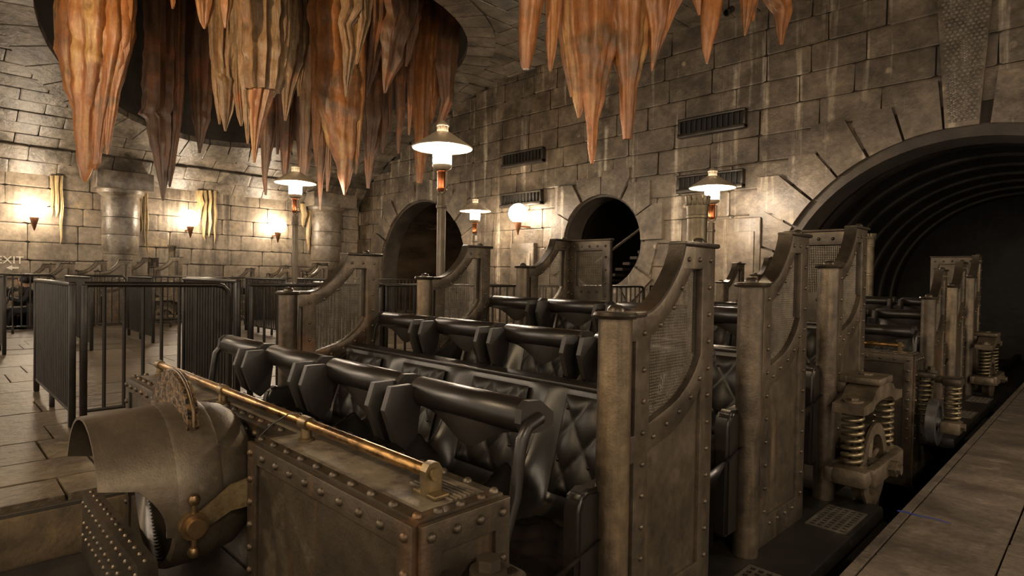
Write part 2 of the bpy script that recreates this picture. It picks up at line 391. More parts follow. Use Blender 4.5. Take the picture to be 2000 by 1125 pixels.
    # arch rings lining the openings + tunnels behind
    def ring(name, c, r0, r1, y0, y1, full, m, low):
        cx, cz, r = c; a0, a1 = (PI, 0) if not full else (2*PI, 0)
        inn = arc(cx, cz, r0, a0, a1, 40); out = arc(cx, cz, r1, a0, a1, 40)
        if not full: inn = [(cx-r0, low)]+inn+[(cx+r0, low)]; out = [(cx-r1, low)]+out+[(cx+r1, low)]
        vs = []; fs = []
        for (a, b), (e, f) in zip(inn, out): vs += [(a, y0, b), (a, y1, b), (e, y1, f), (e, y0, f)]
        for i in range(len(inn)-1):
            for k in range(4): fs.append([i*4+k, i*4+(k+1) % 4, (i+1)*4+(k+1) % 4, (i+1)*4+k])
        return MB().raw(vs, fs).mesh(name, m, 40)
    struct(ob('trim_1', ring('trim_1', BIG, BIG[2]-.16, BIG[2]+.02, YW-.05, YW+.62, False, 'arch_ring', -.7)))
    struct(ob('trim_2', ring('trim_2', MID, MID[2]-.05, MID[2]+.02, YW-.04, YW+.5, True, 'arch_ring', 0)))
    struct(ob('trim_3', ring('trim_3', LEFT, LEFT[2]-.06, LEFT[2]+.02, YW-.04, YW+.5, False, 'arch_ring', -.05)))
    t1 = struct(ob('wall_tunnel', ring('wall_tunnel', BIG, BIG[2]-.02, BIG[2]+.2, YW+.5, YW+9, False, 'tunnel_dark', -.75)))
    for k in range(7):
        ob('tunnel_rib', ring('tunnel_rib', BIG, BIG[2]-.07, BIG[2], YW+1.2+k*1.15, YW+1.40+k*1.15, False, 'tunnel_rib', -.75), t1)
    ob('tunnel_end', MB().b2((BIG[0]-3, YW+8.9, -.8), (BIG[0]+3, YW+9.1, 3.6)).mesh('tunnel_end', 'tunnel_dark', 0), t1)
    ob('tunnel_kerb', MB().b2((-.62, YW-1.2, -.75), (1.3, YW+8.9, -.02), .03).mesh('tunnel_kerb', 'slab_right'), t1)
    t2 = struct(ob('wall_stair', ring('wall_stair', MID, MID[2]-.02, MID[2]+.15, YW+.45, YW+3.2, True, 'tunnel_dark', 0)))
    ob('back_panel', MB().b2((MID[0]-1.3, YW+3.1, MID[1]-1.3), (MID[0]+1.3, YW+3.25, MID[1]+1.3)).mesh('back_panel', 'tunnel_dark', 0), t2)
    for k in range(9):
        ob('stair_tread', MB().b2((MID[0]-.75+k*.2, YW+.7, MID[1]-1.0+k*.13), (MID[0]-.55+k*.2, YW+2.6, MID[1]-.93+k*.13), .01).mesh('stair_tread', 'arch_ring', 0), t2)
    for k, dy in enumerate((.55, .8)):
        ob('handrail', MB().tube([(MID[0]-.62, YW+dy, MID[1]-.42+k*.10), (MID[0]+.86, YW+dy, MID[1]+.48+k*.1)], .022, 8).mesh('handrail', 'post_metal'), t2)
    t3 = struct(ob('wall_passage', ring('wall_passage', LEFT, LEFT[2]-.03, LEFT[2]+.2, YW+.45, YW+5, False, 'tunnel_brown', -.05)))
    ob('passage_end', MB().b2((LEFT[0]-2.4, YW+4.9, -.1), (LEFT[0]+2.4, YW+5.1, 3.6)).mesh('passage_end', 'tunnel_brown', 0), t3)
    struct(ob('floor_passage', MB().b2((LEFT[0]-2.2, YW-.02, -.2), (LEFT[0]+2.2, YW+5, -.02)).mesh('floor_passage', 'floor_stone', 0)))
    # raised stone slabs on the end wall
    for i, (a, b, z0, z1) in enumerate([(-10.75, -9.95, 0, 1.98), (-5.40, -4.45, 0, 2.28)]):
        ob('pier_slab', MB().b2((a, YW-.17, z0), (b, YW-.02, z1), .03).mesh('pier_slab', 'stone_end'), we)
        ob('pier_slab', MB().b2((a+.1, YW-.20, z0+.1), (b-.1, YW-.15, z1-.25), .02).mesh('pier_slab', 'stone_end'), we)
    # --- ceiling vault, solid with round hole
    vs = []; fs = []; n = len(PROF)
    for y in (-6, YW+.5):
        for a, b in PROF: vs.append((a, y, b+.03))
        for a, b in reversed(PROF): vs.append((a, y, b+.45))
    m2 = 2*n
    for k in range(m2): fs.append([k, (k+1) % m2, m2+(k+1) % m2, m2+k])
    fs.append(list(range(m2))[::-1]); fs.append([m2+i for i in range(m2)])
    ce = ob('ceiling', MB().raw(vs, fs).mesh('ceiling', 'mortar', 0))
    cut = ob('tmp_cut', MB().lathe([(HR+.05, 2), (HR+.05, 9)], 72, T(HC[0], HC[1], 0)).mesh('tmp_cut', None, 0))
    bm_ = ce.modifiers.new('b', 'BOOLEAN'); bm_.object = cut; bm_.operation = 'DIFFERENCE'; bm_.solver = 'EXACT'
    dg = bpy.context.evaluated_depsgraph_get(); me = bpy.data.meshes.new_from_object(ce.evaluated_get(dg))
    ce.modifiers.clear(); ce.data = me; me.name = 'ceiling'; bpy.data.objects.remove(cut)
    struct(ce)
    # round dark collar and cap
    vs = []; fs = []; nn = 72
    for k in range(nn):
        an = 2*PI*k/nn; x_, y_ = HC[0]+math.cos(an)*HR, HC[1]+math.sin(an)*HR
        vs += [(x_, y_, vz(x_)-.04), (x_, y_, 8.6)]
    for k in range(nn): k2 = (k+1) % nn; fs.append([k*2, k2*2, k2*2+1, k*2+1])
    struct(ob('ceiling_shaft', MB().raw(vs, fs).lathe([(0, 8.6), (HR+.3, 8.6)], 48, T(HC[0], HC[1], 0)).mesh('ceiling_shaft', 'hole_rock', 40)))
    # ring bricks
    rb = 50
    for k in range(rb):
        a0 = 2*PI*k/rb+.004; a1 = 2*PI*(k+1)/rb-.004; pts = []
        for r_, a_ in ((HR-.01, a0), (HR2, a0), (HR2, a1), (HR-.01, a1)):
            x_, y_ = HC[0]+math.cos(a_)*r_, HC[1]+math.sin(a_)*r_; pts.append((x_, y_, vz(x_)))
        vs = [(x_, y_, z_-.078) for x_, y_, z_ in pts]+[(x_, y_, z_+.06) for x_, y_, z_ in pts]
        ob('ring_brick', MB().raw(vs, [[0, 1, 2, 3], [4, 5, 6, 7], [0, 1, 5, 4], [1, 2, 6, 5], [2, 3, 7, 6], [3, 0, 4, 7]]).mesh('ring_brick', 'ceil_stone', 0), ce)
    # vault bricks
    cb = [block_mesh('brick', 'ceil_stone', 30+i, .04) for i in range(4)]
    arcpts = []; L = 0
    for (a, za), (b, zb) in zip(PROF, PROF[1:]):
        seg = math.hypot(b-a, zb-za); arcpts.append((L, seg, a, za, b, zb)); L += seg
    def at_arc(s):
        for l0, seg, a, za, b, zb in arcpts:
            if s <= l0+seg: t = (s-l0)/seg; return a+(b-a)*t, za+(zb-za)*t, math.atan2(zb-za, b-a)
        return None
    rnd = random.Random(9); s = .0; k = 0; cnt = 0
    while s < L-.4:
        hgt = .40 if s < 4 else .46
        p = at_arc(s+hgt/2)
        if p is None or p[0] > 1.0: break
        x_, z_, sl_ = p; y = -1.0+(.42 if k % 2 else 0) if x_ < -8 else 2.0+(.42 if k % 2 else 0)
        lnb = .86 if x_ < -8 else 1.1
        while y < YW:
            y1 = min(y+lnb*rnd.uniform(.93, 1.07), YW); a_, b_ = y, y1
            dx = abs(x_-HC[0])+hgt*.2
            if dx < HR2-.1:
                hf = math.sqrt((HR2-.1)**2-dx*dx)
                if a_ > HC[1]-hf and b_ < HC[1]+hf: a_ = b_
                elif a_ < HC[1]-hf < b_: b_ = HC[1]-hf
                elif a_ < HC[1]+hf < b_: a_ = HC[1]+hf
            if b_-a_ > .12:
                yc = (a_+b_)/2; y_keep = y1; y1 = b_; y = a_
                ob('brick', rnd.choice(cb), ce, (x_, yc, z_+.005+rnd.uniform(-.01, .01)), (0, -sl_, 0), (hgt-.016, y1-y-.018, .09)); cnt += 1; y1 = y_keep
            y = y1
        s += hgt; k += 1
build_setting()

# ================================================================== RIDE CARS
CX = -2.298
ZF = -.075
def build_car_meshes():
    D = {}
    D['rivet'] = MB().lathe([(.0098, 0), (.009, .0045), (.0056, .008), (0, .0092)], 8).mesh('rivet', 'bronze', 60)
    D['rivet_big'] = MB().lathe([(.0125, 0), (.0114, .005), (.007, .0095), (0, .011)], 9).mesh('rivet', 'box_metal', 60)
    # ---- side panels: profile in (u along y, z); three heights
    for i in range(3):
        d = .1*i if i < 2 else .205
        sc = [(.13, 1.0), (.19, 1.003), (.233, 1.013), (.29, 1.042), (.337, 1.08), (.38, 1.123), (.416, 1.167), (.44, 1.212), (.452, 1.247)]
        sc = [(a, b+d) for a, b in sc]
        outer = [(.075, ZF)]+[(.075, 1.0+d)]+sc+[(.685, 1.247+d), (.685, ZF)]
        win = [(.505, 1.160), (.587, 1.163), (.587, .846), (.545, .785), (.49, .737), (.436, .703), (.385, .682), (.333, .667), (.237, .640), (.237, .930), (.29, .955), (.345, .995), (.40, 1.040), (.45, 1.092), (.48, 1.125)]
        win = [(a, b+d) for a, b in win]
        s1 = [(.131, .612+d), (.151, .612+d), (.151, .919+d), (.131, .919+d)]
        s2 = [(.131, .03), (.151, .03), (.151, .521+d), (.131, .521+d)]
        low = [(.232, .055), (.592, .055), (.592, .720+d), (.55, .672+d), (.50, .638+d), (.44, .605+d), (.37, .575+d), (.232, .545+d)]
        D['panel%d' % i] = plate('panel_frame', outer, [win, s1, s2, low], -.028, .028, 'x', 'bronze', .004)
        D['inset%d' % i] = MB().prism([(a, b) for a, b in [(.228, .05), (.596, .05), (.596, .73+d), (.228, .56+d)]], -.014, .014, 'x').mesh('inset_panel', 'bronze', 0)
        # rolled front post
        D['post%d' % i] = MB().tube([(0, .072, ZF), (0, .072, 1.0+d)], .054, 20).mesh('front_post', 'bronze', 50)
        # edge cap over shoulder, scoop and top
        mb = MB()
        path = [(.075, 1.002+d)]+sc+[(.46, 1.25+d)]
        for (a, b), (a2, b2) in zip(path, path[1:]):
            pass
        def strip(mb, pts, hw, t):
            n = len(pts); vs = []; fs = []
            for k, (a, b) in enumerate(pts):
                p = pts[max(k-1, 0)]; q = pts[min(k+1, n-1)]; tx, tz = q[0]-p[0], q[1]-p[1]; l = math.hypot(tx, tz); nx, nz = -tz/l, tx/l
                vs += [(-hw, a, b), (hw, a, b), (hw, a+nx*t, b+nz*t), (-hw, a+nx*t, b+nz*t)]
            for k in range(n-1):
                for e in range(4): fs.append([k*4+e, k*4+(e+1) % 4, (k+1)*4+(e+1) % 4, (k+1)*4+e])
            fs += [[3, 2, 1, 0], [(n-1)*4+e for e in range(4)]]
            mb.raw(vs, fs)
        strip(mb, sc, .033, .010)
        mb.box((0, .575, 1.254+d), (.078, .262, .018), .008)
        D['cap%d' % i] = mb.mesh('edge_cap', 'bronze_dark', 40)
        mb = MB(); mb.lathe([(.066, -.004), (.072, .006), (.066, .016), (.04, .018)], 20, T(0, .072, 1.0+d)); mb.box((0, .135, 1.007+d), (.08, .13, .018), .008)
        mb.lathe([(.030, .016), (.028, .028), (.018, .038), (0, .042)], 14, T(0, .075, 1.0+d))
        D['shoulder%d' % i] = mb.mesh('shoulder_cap', 'bronze_dark', 45)
        D['nub%d' % i] = MB().lathe([(.024, 0), (.022, .012), (.012, .020), (0, .022)], 12, T(0, .60, 1.262+d)).mesh('top_nub', 'bronze_dark', 45)
        # red-brown inner post behind the mesh
        D['batten%d' % i] = MB().b2((-.02, .565, .85+d), (.006, .59, 1.16+d)).mesh('batten', 'bronze_dark', 0)
        # wire mesh clipped to the window
        def spans(val, axis):
            xs = []
            for (p, q) in zip(win, win[1:]+win[:1]):
                a, b = p[axis], q[axis]
                if (a <= val < b) or (b <= val < a): xs.append(p[1-axis]+(q[1-axis]-p[1-axis])*(val-a)/(b-a))
            xs.sort(); return list(zip(xs[::2], xs[1::2]))
        mb = MB(); r = .0011
        v = .243
        while v < .587:
            for a, b in spans(v, 0): mb.b2((-r, v-r, a), (r, v+r, b))
            v += .0105
        v = .645+d
        while v < 1.16+d:
            for a, b in spans(v, 1): mb.b2((-r*1.3, a, v-r), (r*1.3, b, v+r))
            v += .0105
        D['mesh%d' % i] = mb.mesh('wire_mesh', 'wire', 0)
        # rivet spots (u, z)
        rv = [(.197, .945), (.294, .968), (.38, 1.025), (.434, 1.095), (.48, 1.197), (.559, 1.198), (.643, 1.198)]
        rv = [(a, b+d) for a, b in rv]
        z = 1.095+d
        while z > .0: rv.append((.638, z)); z -= .1025
        z = .823+d
        while z > .0: rv.append((.197, z)); z -= .1045
        rv += [(a, b+d) for a, b in [(.262, .592), (.345, .622), (.43, .652), (.51, .693), (.575, .755)]]
        rv += [(.26, .018), (.35, .018), (.44, .018), (.53, .018)]
        D['rv%d' % i] = rv
        mb = MB()
        for sgn in (1, -1):
            for a, b in rv: mb.lathe([(.0098, 0), (.009, .0045), (.0056, .008), (0, .0092)], 6, T(sgn*.028, a, b)@RY(sgn*PI/2))
        D['rvall%d' % i] = mb.mesh('rivet_rows', 'bronze', 60)
        mb = MB(); sgn = 1
        for a, b in rv: mb.lathe([(.0098, 0), (.009, .0045), (.0056, .008), (0, .0092)], 6, T(sgn*.028, a, b)@RY(sgn*PI/2))
        D['rvone%d' % i] = mb.mesh('rivet_rows', 'bronze', 60)
    # ---- rear wing behind row three
    out = [(0, ZF), (0, 1.452), (.45, 1.452), (.45, ZF)]
    hol = [[(.085, 1.055), (.37, 1.055), (.37, 1.365), (.085, 1.365)]]
    D['wing'] = plate('rear_wing', out, hol, -.022, .022, 'y', 'bronze_dark', .004)
    mb = MB(); v = .09
    while v < .37: mb.b2((v-.0012, -.001, 1.05), (v+.0012, .001, 1.37)); v += .011
    v = 1.06
    while v < 1.365: mb.b2((.08, -.0012, v-.0012), (.375, .0012, v+.0012)); v += .011
    D['wing_mesh'] = mb.mesh('wire_mesh', 'wire', 0)
    D['wing_cap'] = MB().box((.225, 0, 1.458), (.47, .06, .018), .008).mesh('edge_cap', 'bronze_dark')
    mb = MB()
    for z in [1.405]:
        for x in (.06, .15, .235, .32, .405): mb.lathe([(.012, 0), (.010, .006), (0, .010)], 6, T(x, -.022, z)@RX(PI/2))
    for z in (1.31, 1.2, 1.09, .98, .87, .76): mb.lathe([(.012, 0), (.010, .006), (0, .010)], 6, T(.41, -.022, z)@RX(PI/2)); mb.lathe([(.012, 0), (.010, .006), (0, .010)], 6, T(.04, -.022, z)@RX(PI/2))
    for x in (.15, .235, .32): mb.lathe([(.012, 0), (.010, .006), (0, .010)], 6, T(x, -.022, 1.01)@RX(PI/2))
    D['wing_rv'] = mb.mesh('rivet_rows', 'bronze_dark', 60)
    # ---- lap bar (local: roller axis x, centre at origin)
    hl = .256
    D['roller'] = MB().tube([(-hl, 0, 0), (-hl+.006, 0, 0), (hl-.006, 0, 0), (hl, 0, 0)], [.042, .049, .049, .042], 24).mesh('roller', 'black_plastic', 50)
    # thigh pad: tongue in the middle
    def pad_bottom(t):                     # t in -1..1 along the bar
        return -.048-.085*math.exp(-(t/.50)**2)
    nx_ = 26; vs = []; fs = []
    for k in range(nx_+1):
        t = -1+2*k/nx_; x = t*(hl-.012); zb = pad_bottom(t)
        e = .006 if abs(t) < .98 else 0
        vs += [(x, -.030, .004), (x, .034, .004), (x, .026+.012*(1-abs(t)), zb*.55), (x, .012, zb+e), (x, -.004, zb), (x, -.024, zb*.5)]
    for k in range(nx_):
        for e in range(6): fs.append([k*6+e, k*6+(e+1) % 6, (k+1)*6+(e+1) % 6, (k+1)*6+e])
    fs += [list(range(6))[::-1], [nx_*6+e for e in range(6)]]
    D['thigh_pad'] = MB().raw(vs, fs).mesh('thigh_pad', 'black_pad', 45)
    D['end_cap'] = MB().prism([(-.046, .03), (-.02, .050), (.03, .046), (.085, .006), (.088, -.030), (.04, -.045), (-.03, -.042), (-.05, -.01)], -.012, .012, 'x').mesh('end_cap', 'black_pad', 35)
    hexa = [(-.045, .105), (.035, .105), (.075, .045), (.060, -.075), (.015, -.115), (-.030, -.080), (-.070, .03)]
    mb = MB(); n = len(hexa); vs = []
    for w_, s_ in ((-.017, .88), (-.012, 1), (.012, 1), (.017, .88)): vs += [(w_, a*s_, b*s_) for a, b in hexa]
    fs = [[r_*n+i, r_*n+(i+1) % n, (r_+1)*n+(i+1) % n, (r_+1)*n+i] for r_ in range(3) for i in range(n)]+[list(range(n))[::-1], [3*n+i for i in range(n)]]
    D['knee_plate'] = mb.raw(vs, fs).mesh('knee_plate', 'black_pad', 30)
    D['arm_tube'] = MB().tube([(0, .02, .0), (0, -.03, -.015), (0, -.055, -.05), (0, -.065, -.11), (0, -.075, -.20), (0, -.11, -.29), (0, -.135, -.36)], .018, 12).mesh('arm_tube', 'black_plastic', 60)
    D['pivot_bolt'] = MB().tube([(-.022, .02, -.012), (.022, .02, -.012)], .010, 8).mesh('pivot_bolt', 'steel_bright', 40)
    # ---- seat shell: profile path (y, z) swept over x with side bolsters
    path = [(1.99, .665), (1.965, .672), (1.945, .655), (1.925, .58), (1.895, .48), (1.865, .38), (1.835, .29), (1.79, .215), (1.70, .175), (1.58, .165), (1.46, .175), (1.37, .185), (1.325, .165), (1.31, .10), (1.305, 0.0), (1.305, ZF)]
    bol = [.0, .0, .012, .03, .045, .06, .085, .13, .15, .12, .085, .055, .035, .03, .03, .03]
    def cr(P, t):                                   # smooth curve through the listed values
        n_ = len(P)-1; k = min(max(t, 0), 1)*n_; a = min(int(k), n_-1); f_ = k-a
        g = lambda q: P[min(max(q, 0), n_)]
        p0, p1, p2, p3 = g(a-1), g(a), g(a+1), g(a+2)
        return .5*((2*p1)+(p2-p0)*f_+(2*p0-5*p1+4*p2-p3)*f_*f_+(3*p1-p0-3*p2+p3)*f_**3)
    PY = [p[0] for p in path]; PZ = [p[1] for p in path]
    def shell(i_, j_):
        x = -.3+.6*i_; y, z, b_ = cr(PY, j_), cr(PZ, j_), max(0, cr(bol, j_)); h = .03
        tx, tz = cr(PY, j_+h)-cr(PY, j_-h), cr(PZ, j_+h)-cr(PZ, j_-h); l = math.hypot(tx, tz) or 1; ny, nz = tz/l, -tx/l
        q = max(0, (abs(x)-.175)/.125); w_ = q*q*(3-2*q)
        return (x, y+ny*b_*w_, z+nz*b_*w_+b_*w_*.35*max(0, min(1, (j_-.35)/.15)))
    D['seat_shell'] = MB().grid(shell, 36, 60).mesh('seat_shell', 'black_plastic', 80)
    def tuft(x, s, a=.078, b=.105):
        p, q_ = x/a+s/b, x/a-s/b
        return .021*(abs(math.sin(PI*p/1.0*.5+PI/4))*abs(math.sin(PI*q_*.5+PI/4)))**.55
    def cush(i_, j_):
        x = -.185+.37*i_; s = j_*.40
        y = 1.93-s*.285; z = .640-s*.955
        ed = min(1, min(i_, 1-i_)*9, min(j_, 1-j_)*9); h = (.010+tuft(x, s))*ed**.5
        return (x, y-h*.955-.004, z+h*.285*0-.0)
    D['back_cushion'] = MB().grid(cush, 40, 44).mesh('back_cushion', 'leather', 60)
    mb = MB()
    for gx in range(-2, 3):
        for gz in range(0, 5):
            x = gx*.078; s = (gz+(.5 if gx % 2 else 0))*.21-.03+.0
            s = .0525+gz*.105 if gx % 2 == 0 else gz*.105
            if abs(x) < .17 and .03 < s < .37 and (gx+gz) % 2 == 0: mb.lathe([(.009, -.004), (.007, .004), (0, .006)], 8, T(x, 1.925-s*.285-.012, .640-s*.955)@RX(PI/2))
    D['cushion_button'] = mb.mesh('cushion_button', 'leather', 60)
    def pan(i_, j_):
        x = -.19+.38*i_; s = j_*.36; ed = min(1, min(i_, 1-i_)*9, min(j_, 1-j_)*9)
        return (x, 1.74-s, .176+(.012+tuft(x, s))*ed**.5)
    D['pan_cushion'] = MB().grid(pan, 30, 30).mesh('pan_cushion', 'leather', 60)
    D['seat_ledge'] = MB().b2((-1.13, 1.945, .655), (1.13, 2.06, .678), .006).mesh('seat_ledge', 'black_plastic')
    D['seat_rear'] = MB().b2((-1.13, 2.0, ZF), (1.13, 2.05, .66), .006).mesh('seat_rear', 'bronze_dark')
    # side wing of the outer seat
    side = [(1.425, -.07), (1.425, .405), (1.44, .452), (1.475, .468), (1.51, .462), (1.62, .47), (1.75, .52), (1.90, .62), (1.98, .66), (1.98, -.07)]
    D['seat_side'] = MB().prism(side, -.035, .035, 'x').mesh('seat_side', 'black_plastic', 35)
    bm = bmesh.new(); bm.from_mesh(D['seat_side']); bmesh.ops.bevel(bm, geom=[e for e in bm.edges if e.calc_face_angle(0) > .6], offset=.014, segments=3, affect='EDGES'); bm.to_mesh(D['seat_side']); bm.free(); finish(D['seat_side'], None, 40)
    # ---- floor plate and foot grates
    D['floor_plate'] = MB().b2((-1.33, 1.15, ZF-.09), (1.455, 3.70, ZF), .02).mesh('floor_plate', 'plate_black')
    D['car_belly'] = MB().b2((-1.25, .82, -.42), (1.25, 4.5, ZF-.09), .03).mesh('underframe', 'pit')
    holes = []
    for ix in range(5):
        for iy in range(9):
            x = -.068+ix*.034; y = -.150+iy*.0375; holes.append([(x-.0125, y-.0145), (x+.0125, y-.0145), (x+.0125, y+.0145), (x-.0125, y+.0145)])
    D['foot_grate'] = plate('foot_grate', [(-.092, -.178), (.092, -.178), (.092, .178), (-.092, .178)], holes, 0, .006, 'z', 'grate')
    # ---- smokestack
    prof = [(.088, 0), (.088, 1.18), (.094, 1.185), (.094, 1.215), (.088, 1.22), (.088, 1.56), (.095, 1.565), (.095, 1.585), (.090, 1.59), (.098, 1.66), (.104, 1.70), (.085, 1.70), (.080, 1.60)]
    D['stack'] = MB().lathe(prof, 28).mesh('stack_pipe', 'stack_metal', 40)
    mb = MB()
    for k in range(14):
        an = 2*PI*k/14; mb.box((.101*math.cos(an), .101*math.sin(an), 1.70), (.018, .034, .075), .006, rot=RZ(an)@RY(.12))
    D['stack_crown'] = mb.mesh('crown', 'stack_metal', 40)
    # ---- wheel unit, centred on the wheel axle; outward is +x
    mb = MB(); rr = .215
    mb.lathe([(rr-.045, -.03), (rr, -.03), (rr, .022), (rr+.018, .024), (rr+.018, .038), (rr-.045, .038), (rr-.045, -.03)], 36, RY(PI/2))
    D['wheel_rim'] = mb.mesh('rim', 'wheel_metal', 35)
    mb = MB(); mb.tube([(-.04, 0, 0), (.06, 0, 0)], .038, 14)
    for k in range(6):
        an = PI*k/3+.3; mb.tube([(.004, .03*math.cos(an), .03*math.sin(an)), (.004, (rr-.04)*math.cos(an), (rr-.04)*math.sin(an))], .014, 8)
    D['wheel_spokes'] = mb.mesh('spokes', 'wheel_metal', 40)
    pts = []; turns = 8; H_ = .29
    for k in range(turns*12+1): an = 2*PI*k/12; pts.append((.047*math.cos(an), .047*math.sin(an), H_*k/(turns*12)))
    D['spring'] = MB().tube(pts, .0105, 6).mesh('spring', 'spring', 70)
    mb = MB()   # lower yoke: U arm round the wheel
    mb.box((.085, 0, .0), (.05, .60, .10), .012); mb.box((.0, -.30, .0), (.19, .15, .10), .03); mb.box((.0, .30, .0), (.19, .15, .10), .03); mb.box((-.09, -.22, 0), (.05, .30, .08), .01); mb.box((-.09, .22, 0), (.05, .30, .08), .01)
    mb.tube([(.10, 0, 0), (.145, 0, 0)], .045, 6); mb.tube([(.14, 0, 0), (.165, 0, 0)], .028, 10)
    D['yoke_low'] = mb.mesh('lower_yoke', 'wheel_metal', 35)
    mb = MB()   # upper bridge
    mb.prism([(-.39, .47), (-.39, .39), (-.22, .39), (-.17, .44), (-.10, .46), (.10, .46), (.17, .44), (.22, .39), (.39, .39), (.39, .47), (.24, .49), (.17, .57), (.10, .60), (-.10, .60), (-.17, .57), (-.24, .49)], -.075, .075, 'x')
    mb.box((-.02, 0, .635), (.21, .26, .07), .012); mb.box((-.16, 0, .58), (.14, .22, .16), .01)
    for y in (-.30, .30): mb.tube([(0, y, .38), (0, y, .47)], .072, 16); mb.tube([(0, y, .47), (0, y, .495)], .05, 14); mb.tube([(0, y, .49), (0, y, .515)], .028, 6)
    mb.tube([(-.02, 0, .67), (-.02, 0, .685)], .035, 8)
    for v_ in mb.v: v_.z = .33+(v_.z-.38)*.58
    D['yoke_up'] = mb.mesh('upper_bridge', 'wheel_metal', 35)
    mb = MB(); rr = .175
    mb.lathe([(rr-.05, -.03), (rr, -.03), (rr, .03), (rr-.05, .03), (rr-.05, -.03)], 36, RY(PI/2)); mb.lathe([(0, -.02), (rr-.05, -.02), (rr-.05, .012), (.04, .012), (.04, .045), (0, .045)], 24, RY(PI/2))
    D['wheel_front'] = mb.mesh('rim', 'steel_bright', 35)
    mb = MB()
    for yy in (-.02, .10): mb.box((-.075, yy, .345), (.15, .05, .04), .008)
    mb.box((-.02, .04, .345), (.055, .17, .04), .010); mb.box((.045, .03, .32), (.10, .11, .045), .01); mb.box((.105, .02, .315), (.12, .17, .06), .016)
    D['fork'] = mb.mesh('fork_arm', 'box_metal', 35)
    D['spring_seat'] = MB().box((.105, 0, -.02), (.12, .17, .09), .012).tube([(.16, 0, -.01), (.19, 0, -.01)], .03, 6).mesh('spring_seat', 'wheel_metal', 35)
    D['fork_bolt'] = MB().tube([(-.035, .04, .36), (-.035, .04, .385)], .042, 16).tube([(-.035, .04, .385), (-.035, .04, .41)], .028, 6).mesh('bolt', 'box_metal', 35)
    # ---- front box with recess for the headlamp
    xr, yf, yb, zt, zb = 1.244, .772, 1.048, .583, -.42
    xi = .335                                       # half width of the recess
    top = [(-xr, yf), (-xi, yf), (-xi, .868), (xi, .868), (xi, yf), (xr, yf), (xr, yb), (-xr, yb)]
    mb = MB(); mb.prism(top, zb, zt, 'z')
    me = mb.mesh('box_body', 'box_metal', 0)
    bm = bmesh.new(); bm.from_mesh(me); bmesh.ops.bevel(bm, geom=[e for e in bm.edges if e.calc_face_angle(0) > .6], offset=.009, segments=2, affect='EDGES'); bm.to_mesh(me); bm.free(); finish(me, None, 35); D['box_body'] = me
    inn = [(-xr+.045, yf+.045), (-xi-.04, yf+.045), (-xi-.04, .915), (xi+.04, .915), (xi+.04, yf+.045), (xr-.045, yf+.045), (xr-.045, yb-.04), (-xr+.045, yb-.04)]
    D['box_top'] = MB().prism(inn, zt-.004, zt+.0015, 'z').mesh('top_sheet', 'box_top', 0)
    def fr(x0, x1, z0, z1, bw, y, m_):
        return plate('face_frame', [(x0, z0), (x1, z0), (x1, z1), (x0, z1)], [[(x0+bw, z0+bw), (x1-bw, z0+bw), (x1-bw, z1-bw), (x0+bw, z1-bw)]], y-.012, y+.004, 'y', m_, .003)
    D['ff_r'] = fr(xi+.002, xr-.001, zb, zt-.006, .062, yf, 'box_metal')
    D['ff_l'] = fr(-xr+.001, -xi-.002, zb, zt-.006, .062, yf, 'box_metal')
    D['ff_end'] = plate('end_frame', [(yf+.002, zb), (yb-.002, zb), (yb-.002, zt-.006), (yf+.002, zt-.006)], [[(yf+.062, .30), (yb-.05, .30), (yb-.05, zt-.078), (yf+.062, zt-.078)]], xr-.004, xr+.012, 'x', 'box_metal', .003)
    D['ff_slot'] = MB().b2((xr-.02, yf+.075, .26), (xr+.014, yb-.06, .335), 0).mesh('axle_slot', 'vent_dark', 0)
    spots = []
    def along(p, q, n):
        return [Vector(p).lerp(Vector(q), i/(n-1)) for i in range(n)]
    for x0, x1, n in ((xi+.03, xr-.03, 10), (-xr+.03, -xi-.03, 10)):
        spots += [(p, 'y') for p in along((x0, yf-.012, zt-.036), (x1, yf-.012, zt-.036), n)]
        spots += [(p, 'z') for p in along((x0, yf+.022, zt), (x1, yf+.022, zt), n)]
        for x in (x0, x1): spots += [(p, 'y') for p in along((x, yf-.012, zt-.12), (x, yf-.012, -.05), 8)]
    spots += [(p, 'z') for p in along((-xr+.03, yb-.02, zt), (xr-.03, yb-.02, zt), 25)]
    spots += [(p, 'y') for p in along((-xi+.04, .868, zt-.04), (xi-.04, .868, zt-.04), 8)]
    spots += [(p, 'z') for p in along((-xi+.04, .89, zt), (xi-.04, .89, zt), 8)]
    spots += [(p, 'z') for x in (-xr+.022, xr-.022) for p in along((x, yf+.075, zt), (x, yb-.07, zt), 3)]
    spots += [(p, 'x') for p in along((xr+.012, yf+.03, zt-.036), (xr+.012, yb-.03, zt-.036), 4)]
    spots += [(p, 'x') for y in (yf+.03, yb-.028) for p in along((xr+.012, y, zt-.15), (xr+.012, y, -.05), 6)]
    spots += [(p, '-x') for p in along((-xr, yf+.03, zt-.036), (-xr, yb-.03, zt-.036), 4)]
    spots += [(p, '-x') for y in (yf+.03, yb-.028) for p in along((-xr, y, zt-.15), (-xr, y, -.05), 6)]
    D['box_spots'] = spots
    mb = MB()
    rotm = {'y': RX(PI/2), 'z': Matrix(), 'x': RY(PI/2), '-x': RY(-PI/2)}; D['rotm'] = rotm
    for p, d in spots: mb.lathe([(.0125, 0), (.0114, .005), (.007, .0095), (0, .011)], 7, T(*p)@rotm[d])
    D['box_rivets'] = mb.mesh('rivet_rows', 'box_metal', 60)
    # brass hand bar
    D['hand_bar'] = MB().tube([(-1.19, .895, .640), (-1.17, .895, .640), (1.135, .895, .640), (1.15, .895, .640)], [.012, .0165, .0165, .012], 14).mesh('hand_bar', 'brass', 50)
    mb = MB()
